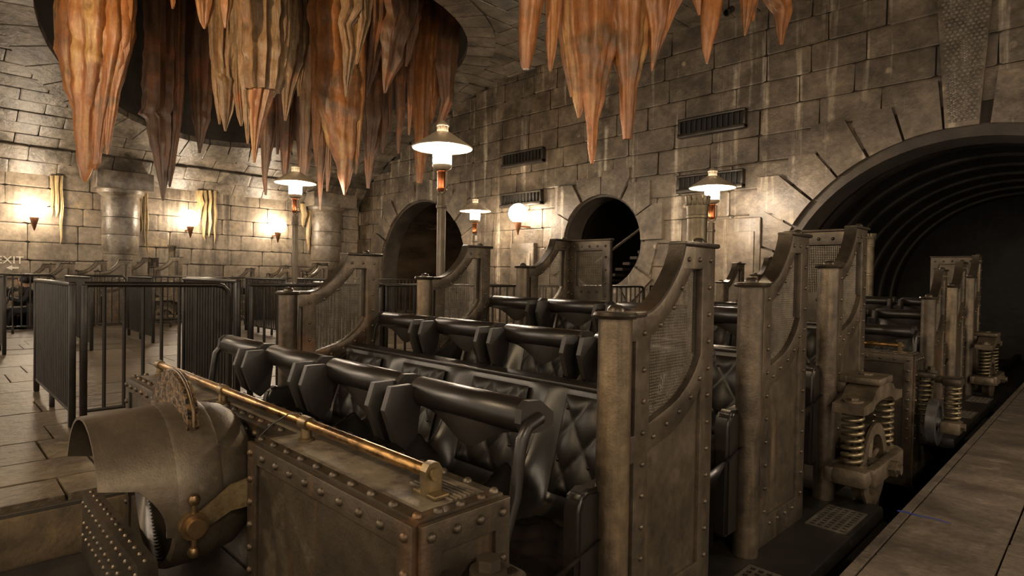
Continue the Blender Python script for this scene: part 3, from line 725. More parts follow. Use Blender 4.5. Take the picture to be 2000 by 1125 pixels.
    mb.prism([(.872, .590), (.918, .590), (.921, .648), (.910, .664), (.895, .668), (.880, .664), (.869, .648)], -.012, .012, 'x'); mb.box((0, .895, .590), (.09, .045, .012), .003); mb.tube([(-.022, .895, .640), (.022, .895, .640)], .016, 12)
    D['bar_bracket'] = mb.mesh('bar_bracket', 'brass_old', 35)
    mb = MB(); mb.lathe([(.026, 0), (.026, .006), (.018, .010), (.016, .040)], 14, T(0, .895, .584)); mb.tube([(-.025, .895, .640), (.025, .895, .640)], .022, 14)
    D['bar_collar'] = mb.mesh('bar_collar', 'brass_old', 40)
    mb = MB()
    for k in range(6): mb.box((1.115-.0, .905+k*.014, .587), (.17, .006, .008), .002)
    D['louvre'] = mb.mesh('louvre', 'box_top', 0)
    D['wire_loop'] = MB().tube([(.34, .80, .588), (.36, .83, .625), (.40, .87, .662), (.43, .895, .664), (.45, .905, .64), (.44, .90, .62)], .0025, 6).mesh('wire_loop', 'black_plastic', 60)
    # ---- headlamp
    LX, LY, LZ = 0, .64, .39
    A = T(LX, LY, LZ)@RX(PI/2)                       # lathe z -> -y (forward)
    D['lamp_band'] = MB().lathe([(.262, -.075), (.272, -.072), (.276, -.06), (.276, .05), (.272, .062), (.262, .066), (.25, .066), (.25, .03), (.0, .03)], 56, A).mesh('lamp_band', 'lamp_metal', 35)
    D['lamp_dome'] = MB().lathe([(.262, -.07), (.262, -.10), (.250, -.15), (.225, -.185), (.18, -.212), (.10, -.225), (0, -.228)], 48, A).mesh('lamp_dome', 'lamp_metal', 40)
    prof = []; 
    for k in range(22):
        r0 = .245*(1-k/22); prof += [(r0, .060+.02*(k/22)), (r0-.006, .068+.02*(k/22))]
    prof.append((0, .085)); D['lamp_lens'] = MB().lathe(prof, 48, A).mesh('lens', 'lens', 20)
    # hood: partial cylinder, deeper at the top, swept lower edge
    nA, nL = 48, 10; vs = []; fs = []
    for sh, r0 in ((0, .272), (1, .262)):
        for k in range(nA+1):
            an = R_(-22)+(R_(202)-R_(-22))*k/nA; c_ = math.sin(an)
            ad = math.degrees(an); ad = ad if ad < 90 else 180-ad; ext = .215 if ad > 19 else .035+.10*max(0, (ad+22)/41)**2.2
            for l in range(nL+1):
                yy = .052+ext*l/nL; rad = r0-.010*(l/nL)
                vs.append((LX+rad*math.cos(an), LY-yy, LZ+rad*math.sin(an)))
    W_ = nL+1; off = (nA+1)*W_
    for k in range(nA):
        for l in range(nL):
            a = k*W_+l; fs.append([a, a+1, a+W_+1, a+W_]); fs.append([off+a, off+a+W_, off+a+W_+1, off+a+1])
        fs.append([k*W_+nL, (k+1)*W_+nL, off+(k+1)*W_+nL, off+k*W_+nL])
    for k in (0, nA):
        for l in range(nL): a = k*W_+l; fs.append([a, a+1, off+a+1, off+a])
    D['lamp_hood'] = MB().raw(vs, fs).mesh('lamp_hood', 'lamp_metal', 40)
    # crest: ornamented fan plate on the band
    poly = []
    for k in range(17): an = R_(50)+R_(98)*k/16; rr_ = .292+.095*math.sin(PI*k/16)**.6; poly.append((LX+rr_*math.cos(an), LZ+rr_*math.sin(an)))
    for k in range(17): an = R_(148)-R_(98)*k/16; poly.append((LX+.274*math.cos(an), LZ+.274*math.sin(an)))
    D['lamp_crest'] = MB().prism(poly, LY-.012, LY+.022, 'y').mesh('crest', 'crest_metal', 0)
    rim = [(LX+(.292+.095*math.sin(PI*k/16)**.6)*math.cos(R_(50)+R_(98)*k/16), LY+.005, LZ+(.292+.095*math.sin(PI*k/16)**.6)*math.sin(R_(50)+R_(98)*k/16)) for k in range(17)]
    D['crest_rim'] = MB().tube(rim, .006, 8).mesh('crest_rim', 'crest_rim', 60)
    for s_, nm in ((1, 'r'), (-1, 'l')):
        mb = MB()
        pts = [(s_*.285, LY-.02, LZ-.055), (s_*.292, LY+.03, LZ-.03), (s_*.30, LY+.08, LZ+.005), (s_*.325, LY+.125, LZ+.02), (s_*.345, LY+.19, LZ+.02)]
        hw = [.030, .036, .042, .046, .046]; vs = []; fs = []
        for (x, y, z), h in zip(pts, hw): vs += [(x, y, z-h), (x, y, z+h), (x+s_*.008, y, z+h), (x+s_*.008, y, z-h)]
        for k in range(4):
            for e in range(4): fs.append([k*4+e, k*4+(e+1) % 4, (k+1)*4+(e+1) % 4, (k+1)*4+e])
        fs += [[0, 1, 2, 3], [16, 17, 18, 19]]
        D['lamp_strap_'+nm] = mb.raw(vs, fs).mesh('brass_strap', 'brass_old', 40)
        mb = MB(); px_, py_, pz_ = s_*.275, LY-.025, LZ-.06
        mb.tube([(px_, py_, pz_), (px_+s_*.03, py_, pz_)], .042, 18); mb.tube([(px_+s_*.03, py_, pz_), (px_+s_*.052, py_, pz_)], .028, 16)
        mb.tube([(px_+s_*.02, py_, pz_-.075), (px_+s_*.02, py_, pz_+.075)], .009, 8)
        for dz in (-.082, .082): mb.lathe([(0, -.019), (.013, -.014), (.019, 0), (.013, .014), (0, .019)], 12, T(px_+s_*.02, py_, pz_+dz))
        D['lamp_knob_'+nm] = mb.mesh('pivot_knob', 'knob', 45)
    # riveted cradle beam below the lamp
    mb = MB(); mb.prism([(.44, .295), (.49, .295), (.50, .16), (.47, -.02), (.44, .06)], -.39, .39, 'x')
    mb.prism([(.50, .03), (.86, .03), (.86, -.42), (.50, -.42)], -.24, .24, 'x')
    D['cradle'] = mb.mesh('cradle_beam', 'bronze_dark', 0)
    mb = MB()
    for k in range(14):
        x = -.37+k*.74/13
        for y in (.465,): mb.lathe([(.0078, 0), (.0062, .004), (0, .0065)], 6, T(x, y, .295))
        for z in (.26, .19, .14): mb.lathe([(.0078, 0), (.0062, .004), (0, .0065)], 6, T(x+(.02 if z == .19 else 0), .44, z)@RX(PI/2))
    D['cradle_rv'] = mb.mesh('rivet_rows', 'bronze', 60)
    return D
CM = build_car_meshes()

def build_car(loc, label, group, detail, front=True):
    car = empty('ride_car', loc); tag(car, label, 'ride car', group)
    D = CM
    ob('floor_plate', D['floor_plate'], car); ob('underframe', D['car_belly'], car)
    for s in (1, -1):
        for y in (3.307, 2.31, 1.50):
            if s > 0: ob('foot_grate', D['foot_grate'], car, (s*1.337, y, ZF+.0005))
    # front box
    bx = empty('front_box'); bx.parent = car
    for nm, k in (('box_body', 'box_body'), ('top_sheet', 'box_top'), ('face_frame', 'ff_r'), ('face_frame', 'ff_l'), ('end_frame', 'ff_end'), ('axle_slot', 'ff_slot'), ('hand_bar', 'hand_bar'), ('louvre', 'louvre')): ob(nm, D[k], bx)
    for x in (1.13,): ob('bar_bracket', D['bar_bracket'], bx, (x, 0, 0))
    for x in (-1.165, -.27, .47): ob('bar_collar', D['bar_collar'], bx, (x, 0, 0))
    if detail:
        ob('wire_loop', D['wire_loop'], bx)
        for p, d in D['box_spots']: ob('rivet', D['rivet_big'], bx, p, D['rotm'][d].to_euler())
    else: stuff(ob('rivet_rows', D['box_rivets'], bx))
    if front:
        hl = empty('headlamp'); hl.parent = car; 
        hl['label'] = 'large hooded headlamp with ornamented crest'
        for nm, k in (('lamp_band', 'lamp_band'), ('lamp_dome', 'lamp_dome'), ('lens', 'lamp_lens'), ('lamp_hood', 'lamp_hood'), ('crest', 'lamp_crest'), ('crest_rim', 'crest_rim'), ('brass_strap', 'lamp_strap_r'), ('brass_strap', 'lamp_strap_l'), ('pivot_knob', 'lamp_knob_r'), ('pivot_knob', 'lamp_knob_l')): ob(nm, D[k], hl)
        cr = ob('cradle_beam', D['cradle'], car); stuff(ob('rivet_rows', D['cradle_rv'], cr))
    # rows
    for i in range(3):
        y0 = 1.0*i; dz = .10*i
        row_sh = (0, y0, dz)
        ob('seat_ledge', D['seat_ledge'], car, row_sh); ob('seat_rear', D['seat_rear'], car, row_sh)
        for k in range(4):
            x = -.885+.59*k
            st = ob('seat', D['seat_shell'], car, (x, y0, dz))
            ob('back_cushion', D['back_cushion'], st); ob('pan_cushion', D['pan_cushion'], st)
            if detail: stuff(ob('cushion_button', D['cushion_button'], st))
            lb = empty('lap_bar'); lb.parent = car; lb.location = (x, 1.225+y0, .728+dz)
            ob('roller', D['roller'], lb); ob('thigh_pad', D['thigh_pad'], lb)
            for s in (1, -1):
                outer = (k == 0 and s < 0) or (k == 3 and s > 0)
                if s > 0 or outer: ob('end_cap', D['end_cap'], lb, (s*.264, 0, 0))
                if outer: ob('arm_tube', D['arm_tube'], lb, (s*.285, 0, 0))
                else:
                    ob('knee_plate', D['knee_plate'], lb, (s*.245, -.085, -.075)); ob('pivot_bolt', D['pivot_bolt'], lb, (s*.285, 0, 0))
        for s in (1, -1): ob('seat_side', D['seat_side'], car, (s*1.135, y0, dz))
        # side panels
        for s in (1, -1):
            sp = empty('side_panel'); sp.parent = car; sp.location = (s*1.182, 1.507+1.004*i, 0)
            for nm, k in (('panel_frame', 'panel'), ('inset_panel', 'inset'), ('front_post', 'post'), ('edge_cap', 'cap'), ('shoulder_cap', 'shoulder'), ('top_nub', 'nub'), ('batten', 'batten')): ob(nm, D[k+str(i)], sp)
            stuff(ob('wire_mesh', D['mesh'+str(i)], sp))
            if detail:
                for a, b in D['rv'+str(i)]: ob('rivet', D['rivet'], sp, (.028, a, b), (0, PI/2, 0))
                q = stuff(ob('rivet_rows', D['rvone'+str(i)], sp)); q.scale = (-1, 1, 1)
            else: stuff(ob('rivet_rows', D['rvall'+str(i)], sp))
    for s in (1, -1):
        wg = ob('rear_wing', D['wing'], car, (-1.17 if s < 0 else 1.17, 4.19, 0))
        if s > 0: wg.scale = (-1, 1, 1)
        stuff(ob('wire_mesh', D['wing_mesh'], wg)); ob('edge_cap', D['wing_cap'], wg); stuff(ob('rivet_rows', D['wing_rv'], wg))
    sk = ob('smokestack', D['stack'], car, (0, 4.31, .04), None, (.86, .86, 1)); ob('crown', D['stack_crown'], sk)
    # wheel units stand on the outer side only; the other side lies flush with the island platform
    wu = empty('wheel_unit'); wu.parent = car; wu.location = (1.345, 3.80, .11)
    ob('rim', D['wheel_rim'], wu); ob('spokes', D['wheel_spokes'], wu); ob('lower_yoke', D['yoke_low'], wu); ob('upper_bridge', D['yoke_up'], wu)
    for yy in (-.30, .30): ob('spring', D['spring'], wu, (0, yy, .05))
    wu = empty('wheel_unit'); wu.parent = car; wu.location = (1.37, .86, .09)
    ob('rim', D['wheel_front'], wu); ob('fork_arm', D['fork'], wu); ob('spring_seat', D['spring_seat'], wu); ob('bolt', D['fork_bolt'], wu)
    for xx in (-.07, .105): ob('spring', D['spring'], wu, (xx, .02, .02))
    return car
build_car((CX, 0, 0), 'near-train ride car whose headlamp and brass hand bar face the island railings', 'ride cars', True)
build_car((CX, 4.58, 0), 'near-train ride car coupled behind the other, close to the big tunnel', 'ride cars', False, False)
build_car((-16.2, .12, 0), 'far-train ride car in front of the stone wall below the EXIT lettering', 'ride cars', False)
build_car((-16.2, 4.70, 0), 'far-train ride car coupled behind the other, beside the brown passage arch', 'ride cars', False, False)

# ================================================================== RAILINGS
def railing(p0, p1, label, z=1.02, round_end=False, step=.118, group='queue railings on the island platform'):
    p0 = Vector((*p0, 0)); p1 = Vector((*p1, 0)); L = (p1-p0).length; ang = math.atan2(p1.y-p0.y, p1.x-p0.x)
    e = empty('railing', p0, ang); tag(e, label, 'railing', group)
    def part(nm, mb): ob(nm, mb.mesh(nm, 'fence'), e)
    key = round(L, 3)
    if round_end:
        part('top_rail', MB().tube([(0, 0, z), (L-.10, 0, z), (L-.045, 0, z-.012), (L-.012, 0, z-.045), (L, 0, z-.10), (L, 0, 0)], .021, 12))
        part('post', MB().box((0, 0, z/2), (.044, .044, z), .008))
    else:
        part('top_rail', MB().box((L/2, 0, z), (L+.04, .052, .034), .012))
        part('post', MB().box((0, 0, z/2), (.044, .044, z), .008)); part('post', MB().box((L, 0, z/2), (.044, .044, z), .008))
    part('bottom_rail', MB().box((L/2, 0, .115), (L-.03, .026, .026), .006))
    n = max(2, round(L/step)); bar = BARS.get(round(z, 2))
    if bar is None:
        bar = BARS[round(z, 2)] = MB().tube([(0, 0, .115), (0, 0, z-.005)], .0125, 8).mesh('bar', 'fence')
    for k in range(1, n): ob('bar', bar, e, (L*k/n, 0, 0))
    for k in range(1, int(L/.6)): ob('foot', FOOT, e, (L*k/int(L/.6), 0, 0))
    return e
BARS = {}
FOOT = MB().box((0, 0, .058), (.036, .036, .116), .006).mesh('foot', 'fence')
railing((-5.17, .85), (-5.17, 1.84), 'short railing with bent rail end beside the headlamp end of the near train', round_end=True)
NE = ['first', 'second', 'third', 'fourth', 'fifth', 'sixth']
for i, (a, b) in enumerate([(2.02, 3.30), (3.36, 4.66), (4.72, 6.0)]):
    railing((-5.17, a), (-5.17, b), 'straight railing along the near train, %s from the bent-ended one' % NE[i])
railing((-5.17, 6.5), (-5.17, 8.05), 'railing with bent rail end facing the round stair opening', round_end=True)
railing((-5.17, 8.2), (-5.17, 9.9), 'last railing along the near train before the end wall')
for i, y in enumerate((.79, 1.93, 3.33)):
    railing((-6.97+(.35 if i else 0), y), (-5.215, y), 'cross railing of a queue lane for the near train, %s from its headlamp' % NE[i], step=.075, z=1.02 if i != 1 else 1.05)
for i, (y, a, b) in enumerate([(.82, -12.0, -10.17), (1.744, -12.02, -10.06), (2.64, -12.1, -10.6), (3.55, -12.0, -10.2), (4.6, -12.0, -10.2), (5.6, -12.0, -10.2)]):
    railing((a, y), (b, y), 'cross railing of a queue lane for the far train, %s from the EXIT lettering' % NE[i], step=.075)
for i, (a, b, rd) in enumerate([(-.6, 1.80, True), (1.95, 2.90, True), (3.05, 4.3, False), (4.4, 5.9, False), (6.0, 7.6, False), (7.8, 10.0, False)]):
    railing((-13.5, a), (-13.5, b), 'long railing along the far train, %s from the EXIT lettering' % NE[i], round_end=rd)

# ================================================================== POST LAMPS
def lamp_meshes():
    D = {}
    D['post'] = MB().box((0, 0, 1.08), (.085, .085, 2.16), .012).box((0, 0, 2.02), (.105, .105, .05), .012).box((0, 0, .04), (.2, .2, .08), .02).mesh('post', 'post_metal')
    D['yoke'] = MB().tube([(-.085, 0, 2.45), (-.085, 0, 2.26), (-.06, 0, 2.20), (0, 0, 2.17), (.06, 0, 2.20), (.085, 0, 2.26), (.085, 0, 2.45)], .012, 8).mesh('yoke', 'post_metal', 50)
    D['tank'] = MB().lathe([(0, 2.205), (.045, 2.215), (.062, 2.24), (.062, 2.255), (.056, 2.26), (.056, 2.44), (.064, 2.45), (.064, 2.465), (.03, 2.48)], 20).mesh('copper_tank', 'copper', 40)
    D['cage'] = MB().lathe([(.075, 2.48), (.11, 2.50), (.125, 2.53), (.125, 2.545), (.10, 2.545), (.07, 2.49)], 24).mesh('gallery', 'shade_metal', 40)
    D['glass'] = MB().lathe([(.085, 2.535), (.112, 2.55), (.117, 2.58), (.117, 2.80), (.08, 2.82), (0, 2.82)], 24).mesh('glass', 'lamp_glow', 40)
    D['shade'] = MB().lathe([(.375, 2.755), (.38, 2.762), (.10, 2.95), (.09, 2.955), (.085, 2.945), (.372, 2.750), (.375, 2.755)], 40).mesh('shade', 'shade_metal', 40)
    mb = MB(); mb.lathe([(.066, 2.945), (.066, 3.03), (.078, 3.032), (.078, 3.045), (.04, 3.08), (.012, 3.105), (0, 3.11)], 20)
    for k in range(10): an = 2*PI*k/10; mb.box((.068*math.cos(an), .068*math.sin(an), 2.99), (.006, .018, .08), .002, rot=RZ(an))
    D['finial'] = mb.mesh('chimney_cap', 'shade_metal', 40)
    return D
LM = lamp_meshes()
def post_lamp(x, y, dz, label, s=1.):
    e = empty('post_lamp', (x, y, 0)); tag(e, label, 'lamp post', 'post lamps')
    for nm, k in (('post', 'post'), ('yoke', 'yoke'), ('copper_tank', 'tank'), ('gallery', 'cage'), ('glass', 'glass'), ('shade', 'shade'), ('chimney_cap', 'finial')): ob(nm, LM[k], e)
    e.scale = (s, s, s*(1+dz)); return e
def lamp_from(px, py, zb, label):
    q = on_plane(px, py, 2, zb); d = (q-CAMP).dot(VD); post_lamp(q.x, q.y, zb/2.675-1, label)
lamp_from(864, 302, 2.64, 'tall post lamp with lit glass chimney standing between near train and railings')
lamp_from(577, 366, 2.74, 'post lamp with conical shade in front of the far stone wall')
lamp_from(928, 419, 2.62, 'small-looking post lamp in front of the brown passage arch')
lamp_from(1391, 376, 2.60, 'post lamp standing before the end wall between two louvred vents and the big tunnel')
for i, (x, y) in enumerate([(-5.9, -1.6), (-10.2, -2.2), (1.9, -.6), (1.9, 4.4)]):  # added out of view to light the train front and platforms
    post_lamp(x, y, 0, ['post lamp on the island platform beyond the headlamp end of the near train', 'post lamp on the island platform near the far train front', 'post lamp at the rear of the right platform', 'post lamp on the right platform beside the second near car'][i])

# ================================================================== GLOBE SCONCES
GL = MB().lathe([(r_*1.18, z_*1.18+.03) for r_, z_ in [(0, -.20), (.06, -.19), (.12, -.16), (.17, -.105), (.196, -.04), (.2, 0), (.19, .06), (.16, .12), (.10, .173), (.04, .196), (0, .2)]], 28).mesh('globe', 'globe_glow', 80)
CN = MB().lathe([(.0, -.50), (.012, -.49), (.095, -.185), (.10, -.17), (.0, -.17)], 18).mesh('cone_holder', 'cone_copper', 40)
AR = MB().b2((-.02, 0, -.30), (.02, .45, -.26)).mesh('wall_arm', 'cone_copper', 0)
def sconce(p, rz, label):
    e = empty('globe_sconce', p, rz); tag(e, label, 'wall light', 'globe sconces'); ob('globe', GL, e); ob('cone_holder', CN, e); ob('wall_arm', AR, e)
    return e
for i, (px, py) in enumerate([(67, 409), (372, 429), (543, 442)]):
    q = on_plane(px, py, 0, XW+.46); sconce(q, PI/2, ['glowing globe sconce on the stone wall above the EXIT lettering', 'glowing globe sconce on the stone wall beside hanging column', 'glowing globe sconce on stone wall behind a post lamp'][i])
q = on_plane(1012, 419, 1, YW-.46); sconce(q, 0, 'glowing globe sconce on the end wall beneath two louvred vents')
q = on_plane(-250, 392, 0, XW+.46); sconce(q, PI/2, 'glowing globe sconce on the stone wall left of the EXIT lettering')

# ================================================================== VENTS
def vent(x0, x1, z0, z1, label):
    e = empty('wall_vent', ((x0+x1)/2, YW-.06, (z0+z1)/2)); tag(e, label, 'vent', 'louvred wall vents'); W = x1-x0; H = z1-z0
    ob('back', MB().b2((-W/2, -.03, -H/2), (W/2, .02, H/2)).mesh('back', 'vent_dark', 0), e)
    for nm, lo, hi in (('frame_top', (-W/2-.03, -.12, H/2-.03), (W/2+.03, .02, H/2+.02)), ('frame_bottom', (-W/2-.03, -.13, -H/2-.02), (W/2+.03, .02, -H/2+.06)), ('frame_side', (-W/2-.03, -.10, -H/2), (-W/2+.02, .02, H/2)), ('frame_side', (W/2-.02, -.10, -H/2), (W/2+.03, .02, H/2))):
        ob(nm, MB().b2(lo, hi, .01).mesh(nm, 'vent_frame'), e)
    sl = MB().b2((-.007, -.075, -H/2+.05), (.007, -.02, H/2-.03)).mesh('slat', 'vent_frame', 0)
    n = 12
    for k in range(1, n): ob('slat', sl, e, (-W/2+W*k/n, 0, 0))
vent(-11.10, -9.76, 3.93, 4.26, 'black louvred vent, upper one above the end-wall globe sconce')
vent(-11.14, -9.79, 2.92, 3.24, 'black louvred vent, lower one just above the end-wall globe sconce')
vent(-6.10, -4.81, 3.93, 4.26, 'black louvred vent, upper one above a post lamp')
vent(-6.10, -4.83, 2.85, 3.16, 'black louvred vent partly hidden behind a post lamp shade')

# ================================================================== HANGING COLUMNS ON THE LEFT WALL
def hang_column(y, r, z1, label):
    e = empty('hanging_column', (XW+.05, y, 0)); tag(e, label, 'column', 'hanging wall columns')
    prof = [(0, .9), (r*.45, .95), (r*.66, 1.15), (r*.80, 1.55), (r*.86, 2.0), (r*.88, z1-.35), (r*.88, z1-.17)]
    for k in range(4):
        seg = [(r*.88*f, z) for f, z in ((0, 0),)]
    zs = [.95, 1.55, 2.05, 2.5, z1-.17]
    def rad(z):
        for (ra, za), (rb_, zb_) in zip(prof, prof[1:]):
            if za <= z <= zb_: return ra+(rb_-ra)*(z-za)/(zb_-za)
        return prof[-1][0]
    for a, b in zip(zs, zs[1:]):
        pr = [(0, a+.006)]+[(rad(a+.006+(b-a-.012)*t/5)-(.012 if t in (0, 5) else 0), a+.006+(b-a-.012)*t/5) for t in range(6)]+[(0, b-.006)]
        ob('drum', MB().lathe(pr, 32).mesh('drum', 'column_stone', 50), e)
    ob('capital', MB().lathe([(0, z1-.18), (r*.88, z1-.18), (r*1.05, z1-.10), (r*1.08, z1-.02), (0, z1-.02)], 32).mesh('capital', 'column_stone', 35), e)
    ob('abacus', MB().b2((-.1, -r*1.25, z1-.02), (r*1.2, r*1.25, z1+.42), .02).mesh('abacus', 'column_stone'), e)
hang_column(3.80, .50, 3.22, 'rounded stone column hanging from the wall between two globe sconces')
hang_column(9.55, .60, 3.30, 'rounded stone column hanging in the wall corner beside the passage arch')

# ================================================================== FLOWSTONE AND STALACTITES
def spike_mesh(pts, m, seed, ribs=7, amp=.14, flat=1., seg=44, sub=7, wob=.10):
    """pts: (world pos, radius) from top to tip; fluted, lumpy"""
    rnd = random.Random(seed); ph = [rnd.uniform(0, 6.28) for _ in range(6)]
    rings = []
    n = len(pts)
    for i in range(n-1):
        for k in range(sub):
            t = k/sub; p0, r0 = pts[i]; p1, r1 = pts[i+1]; rings.append((p0.lerp(p1, t), r0+(r1-r0)*t))
    rings.append(pts[-1])
    rt = Vector((VD.y, -VD.x, 0)).normalized(); fw = Vector((VD.x, VD.y, 0)).normalized()
    vs = []; fs = []
    for j, (p, r) in enumerate(rings):
        lump = 1+wob*math.sin(p.z*7+ph[0])*math.sin(p.z*3.1+ph[1])
        for k in range(seg):
            an = 2*PI*k/seg
            f = 1+amp*math.sin(ribs*an+ph[2]+.6*math.sin(p.z*1.7))+amp*.55*math.sin((ribs*2-1)*an+ph[3]+.8*math.sin(p.z*2.3+ph[5]))+amp*.35*abs(math.sin((ribs*1.5//1)*an+ph[0]+p.z*.6))+.035*math.sin(p.z*19+an*3+ph[4])
            rr = max(.004, r*lump*f*.88)
            vs.append(p+rt*(math.cos(an)*rr)+fw*(math.sin(an)*rr*flat))
    for j in range(len(rings)-1):
        for k in range(seg):
            k2 = (k+1) % seg; fs.append([j*seg+k, j*seg+k2, (j+1)*seg+k2, (j+1)*seg+k])
    fs.append([k for k in range(seg)]); fs.append([(len(rings)-1)*seg+k for k in range(seg)][::-1])
    return MB().raw(vs, fs).mesh('spike', m, 60)
def stalactite(label, d, spikes, m, ztop, group='stalactites', **kw):
    """spikes: lists of (px, py, half width px) at distance d; carried on straight up to ztop"""
    e = empty('stalactite', (0, 0, 0)); tag(e, label, 'stalactite', group); first = True
    for si, sp in enumerate(spikes):
        dd = d+kw.get('dep', 0)*si
        pts = [(at_depth(px, py, dd), hw/FPX*dd) for px, py, hw in sp]
        p, r = pts[0]
        if ztop < 7: ztop = vz(p.x)-.02
        if p.z < ztop: pts = [(Vector((p.x, p.y, ztop)), r*1.2)]+pts
        if first: e.location = Vector((pts[0][0].x, pts[0][0].y, ztop)); first = False
        o = ob('spike', spike_mesh(pts, kw.get('mats', [m])[si % len(kw.get('mats', [m]))], hash(label) % 977+si if False else len(label)*7+si*13, kw.get('ribs', 6), kw.get('amp', .12), kw.get('flat', .75), wob=kw.get('wob', .08)), e)
        o.location = -e.location
    return e
ZS = 7.9
stalactite('broad orange stalactite with several tips hanging at the ring edge above the first globe sconce', 10.6, [
    [(190, -40, 62), (188, 60, 58), (182, 140, 46), (172, 220, 28), (170, 300, 20), (166, 345, 8), (166, 356, 2)],
    [(150, -40, 40), (147, 100, 34), (150, 180, 22), (155, 225, 8), (156, 236, 2)],
    [(215, -30, 45), (225, 80, 36), (212, 160, 26), (198, 240, 14), (188, 320, 8), (186, 332, 2)],
    [(246, -20, 20), (240, 100, 18), (222, 180, 12), (212, 260, 8), (209, 302, 2)],
    [(126, -40, 10), (124, 60, 8), (123, 105, 2)]], 'stal', ZS, ribs=7, amp=.10)
stalactite('ribbed brown stalactite with a knobbly collar hanging alone in the dark shaft', 13.2, [
    [(318, 60, 34), (318, 150, 33), (317, 215, 34), (310, 226, 33), (316, 235, 28), (318, 290, 22), (318, 330, 14), (318, 370, 6), (318, 392, 2)],
    [(345, 200, 12), (343, 250, 9), (334, 330, 6), (331, 365, 2)]], 'stal_brown', ZS, ribs=9, amp=.16, wob=.05)
stalactite('slim purple-brown stalactite hanging beside the ribbed collared one', 13.8, [
    [(395, 80, 26), (395, 170, 22), (393, 220, 17), (394, 232, 18), (392, 255, 11), (390, 300, 2)],
    [(374, 130, 8), (374, 200, 2)]], 'stal_brown', ZS, ribs=7, amp=.14)
for i, (px, tip, hw, d, lab) in enumerate([(339, 17, 9, 11.2, 'tiny orange stalactite tip nearest the ribbed brown one'), (401, 56, 17, 10.0, 'short stout orange stalactite above the slim purple-brown one'), (442, 55, 12, 9.6, 'short pointed orange stalactite beside the grey ribbed group')]):
    stalactite(lab, d, [[(px+2, -60, hw*1.25), (px, tip-45, hw), (px-1, tip-12, hw*.5), (px-2, tip, 2)]], 'stal', ZS)
stalactite('grey-gold ribbed stalactite group with stepped skirts and four tips', 11.6, [
    [(440, 30, 26), (436, 110, 24), (440, 150, 18), (444, 160, 20), (442, 220, 12), (440, 256, 2)],
    [(426, 80, 16), (424, 150, 10), (428, 200, 8), (429, 243, 2)],
    [(464, 120, 14), (466, 180, 12), (470, 225, 7), (471, 246, 2)],
    [(450, 90, 18), (446, 140, 12), (443, 190, 2)]], 'stal_pale', ZS, ribs=9, amp=.18)
stalactite('thick golden ribbed stalactite ending in a coral-red pointed tip', 10.4, [
    [(512, -40, 50), (514, 60, 46), (515, 110, 44), (512, 160, 38), (512, 178, 34)],
    [(513, 172, 27), (508, 200, 24), (502, 240, 14), (498, 290, 6), (497, 318, 2)],
    [(480, 40, 18), (482, 140, 14), (484, 230, 9), (484, 281, 2)],
    [(548, 0, 20), (550, 70, 18), (540, 150, 14), (532, 190, 4)]], 'stal_pale', ZS, ribs=11, amp=.13, mats=['stal_pale', 'stal', 'stal_pale', 'stal_pale'])
stalactite('grey-gold stalactite with a fringed collar next to the coral-tipped one', 12.2, [
    [(578, -30, 28), (577, 60, 26), (572, 125, 24), (568, 138, 22), (562, 180, 12), (557, 236, 2)],
    [(590, 110, 9), (584, 160, 5), (583, 188, 2)]], 'stal_pale', ZS, ribs=9, amp=.15)
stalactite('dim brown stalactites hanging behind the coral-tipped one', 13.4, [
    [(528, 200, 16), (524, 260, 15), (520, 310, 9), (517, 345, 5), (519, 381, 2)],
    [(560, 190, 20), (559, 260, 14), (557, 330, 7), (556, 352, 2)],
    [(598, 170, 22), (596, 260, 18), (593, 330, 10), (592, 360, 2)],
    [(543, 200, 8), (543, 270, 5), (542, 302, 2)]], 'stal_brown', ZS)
stalactite('broad smooth orange stalactite forked into a long and a short tip', 11.6, [
    [(655, -30, 52), (655, 90, 50), (658, 190, 48), (664, 260, 36), (674, 320, 18), (674, 360, 9), (673, 381, 2)],
    [(628, 80, 22), (622, 190, 16), (618, 260, 9), (617, 326, 2)],
    [(702, 60, 14), (704, 170, 10), (700, 260, 6), (697, 310, 4), (695, 340, 2)]], 'stal', ZS, ribs=4, amp=.10)
stalactite('slender dim stalactite behind the fork of the broad orange one', 13.0, [
    [(632, 200, 20), (630, 290, 12), (626, 350, 6), (625, 410, 2)],
    [(643, 280, 8), (641, 340, 5), (639, 374, 2)]], 'stal_brown', ZS)
stalactite('knobbly pale stalactite overlapping the top of the broad forked one', 10.5, [
    [(690, -40, 28), (692, 20, 26), (676, 50, 15), (684, 100, 14), (678, 150, 8), (676, 190, 2)],
    [(708, -10, 20), (712, 40, 12), (702, 90, 7), (696, 126, 2)]], 'stal_pale', ZS, ribs=7, amp=.16)
stalactite('wide draped reddish stalactite with hooked fringe', 11.9, [
    [(780, -40, 44), (786, 30, 36), (770, 80, 28), (766, 120, 20), (755, 160, 9), (752, 182, 2)],
    [(738, 40, 22), (728, 100, 18), (722, 150, 10), (715, 187, 2)],
    [(800, 10, 20), (806, 60, 12), (798, 110, 6), (793, 130, 2)],
    [(745, -20, 18), (738, 40, 12), (728, 80, 6), (722, 102, 2)]], 'stal_brown', ZS, ribs=7, amp=.16)
stalactite('pinkish stalactite with a thin drip hanging below the draped reddish one', 13.2, [
    [(726, 150, 26), (728, 230, 24), (724, 280, 16), (720, 320, 8), (719, 368, 3)],
    [(748, 160, 16), (752, 230, 11), (748, 280, 5), (747, 299, 2)]], 'stal', ZS, mats=['stal_brown'])
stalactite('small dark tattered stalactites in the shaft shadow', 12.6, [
    [(780, 100, 14), (782, 220, 8), (778, 270, 5), (778, 300, 2)], [(802, 120, 8), (801, 220, 5), (799, 264, 2)], [(763, 130, 8), (762, 258, 2)]], 'stal_brown', ZS)
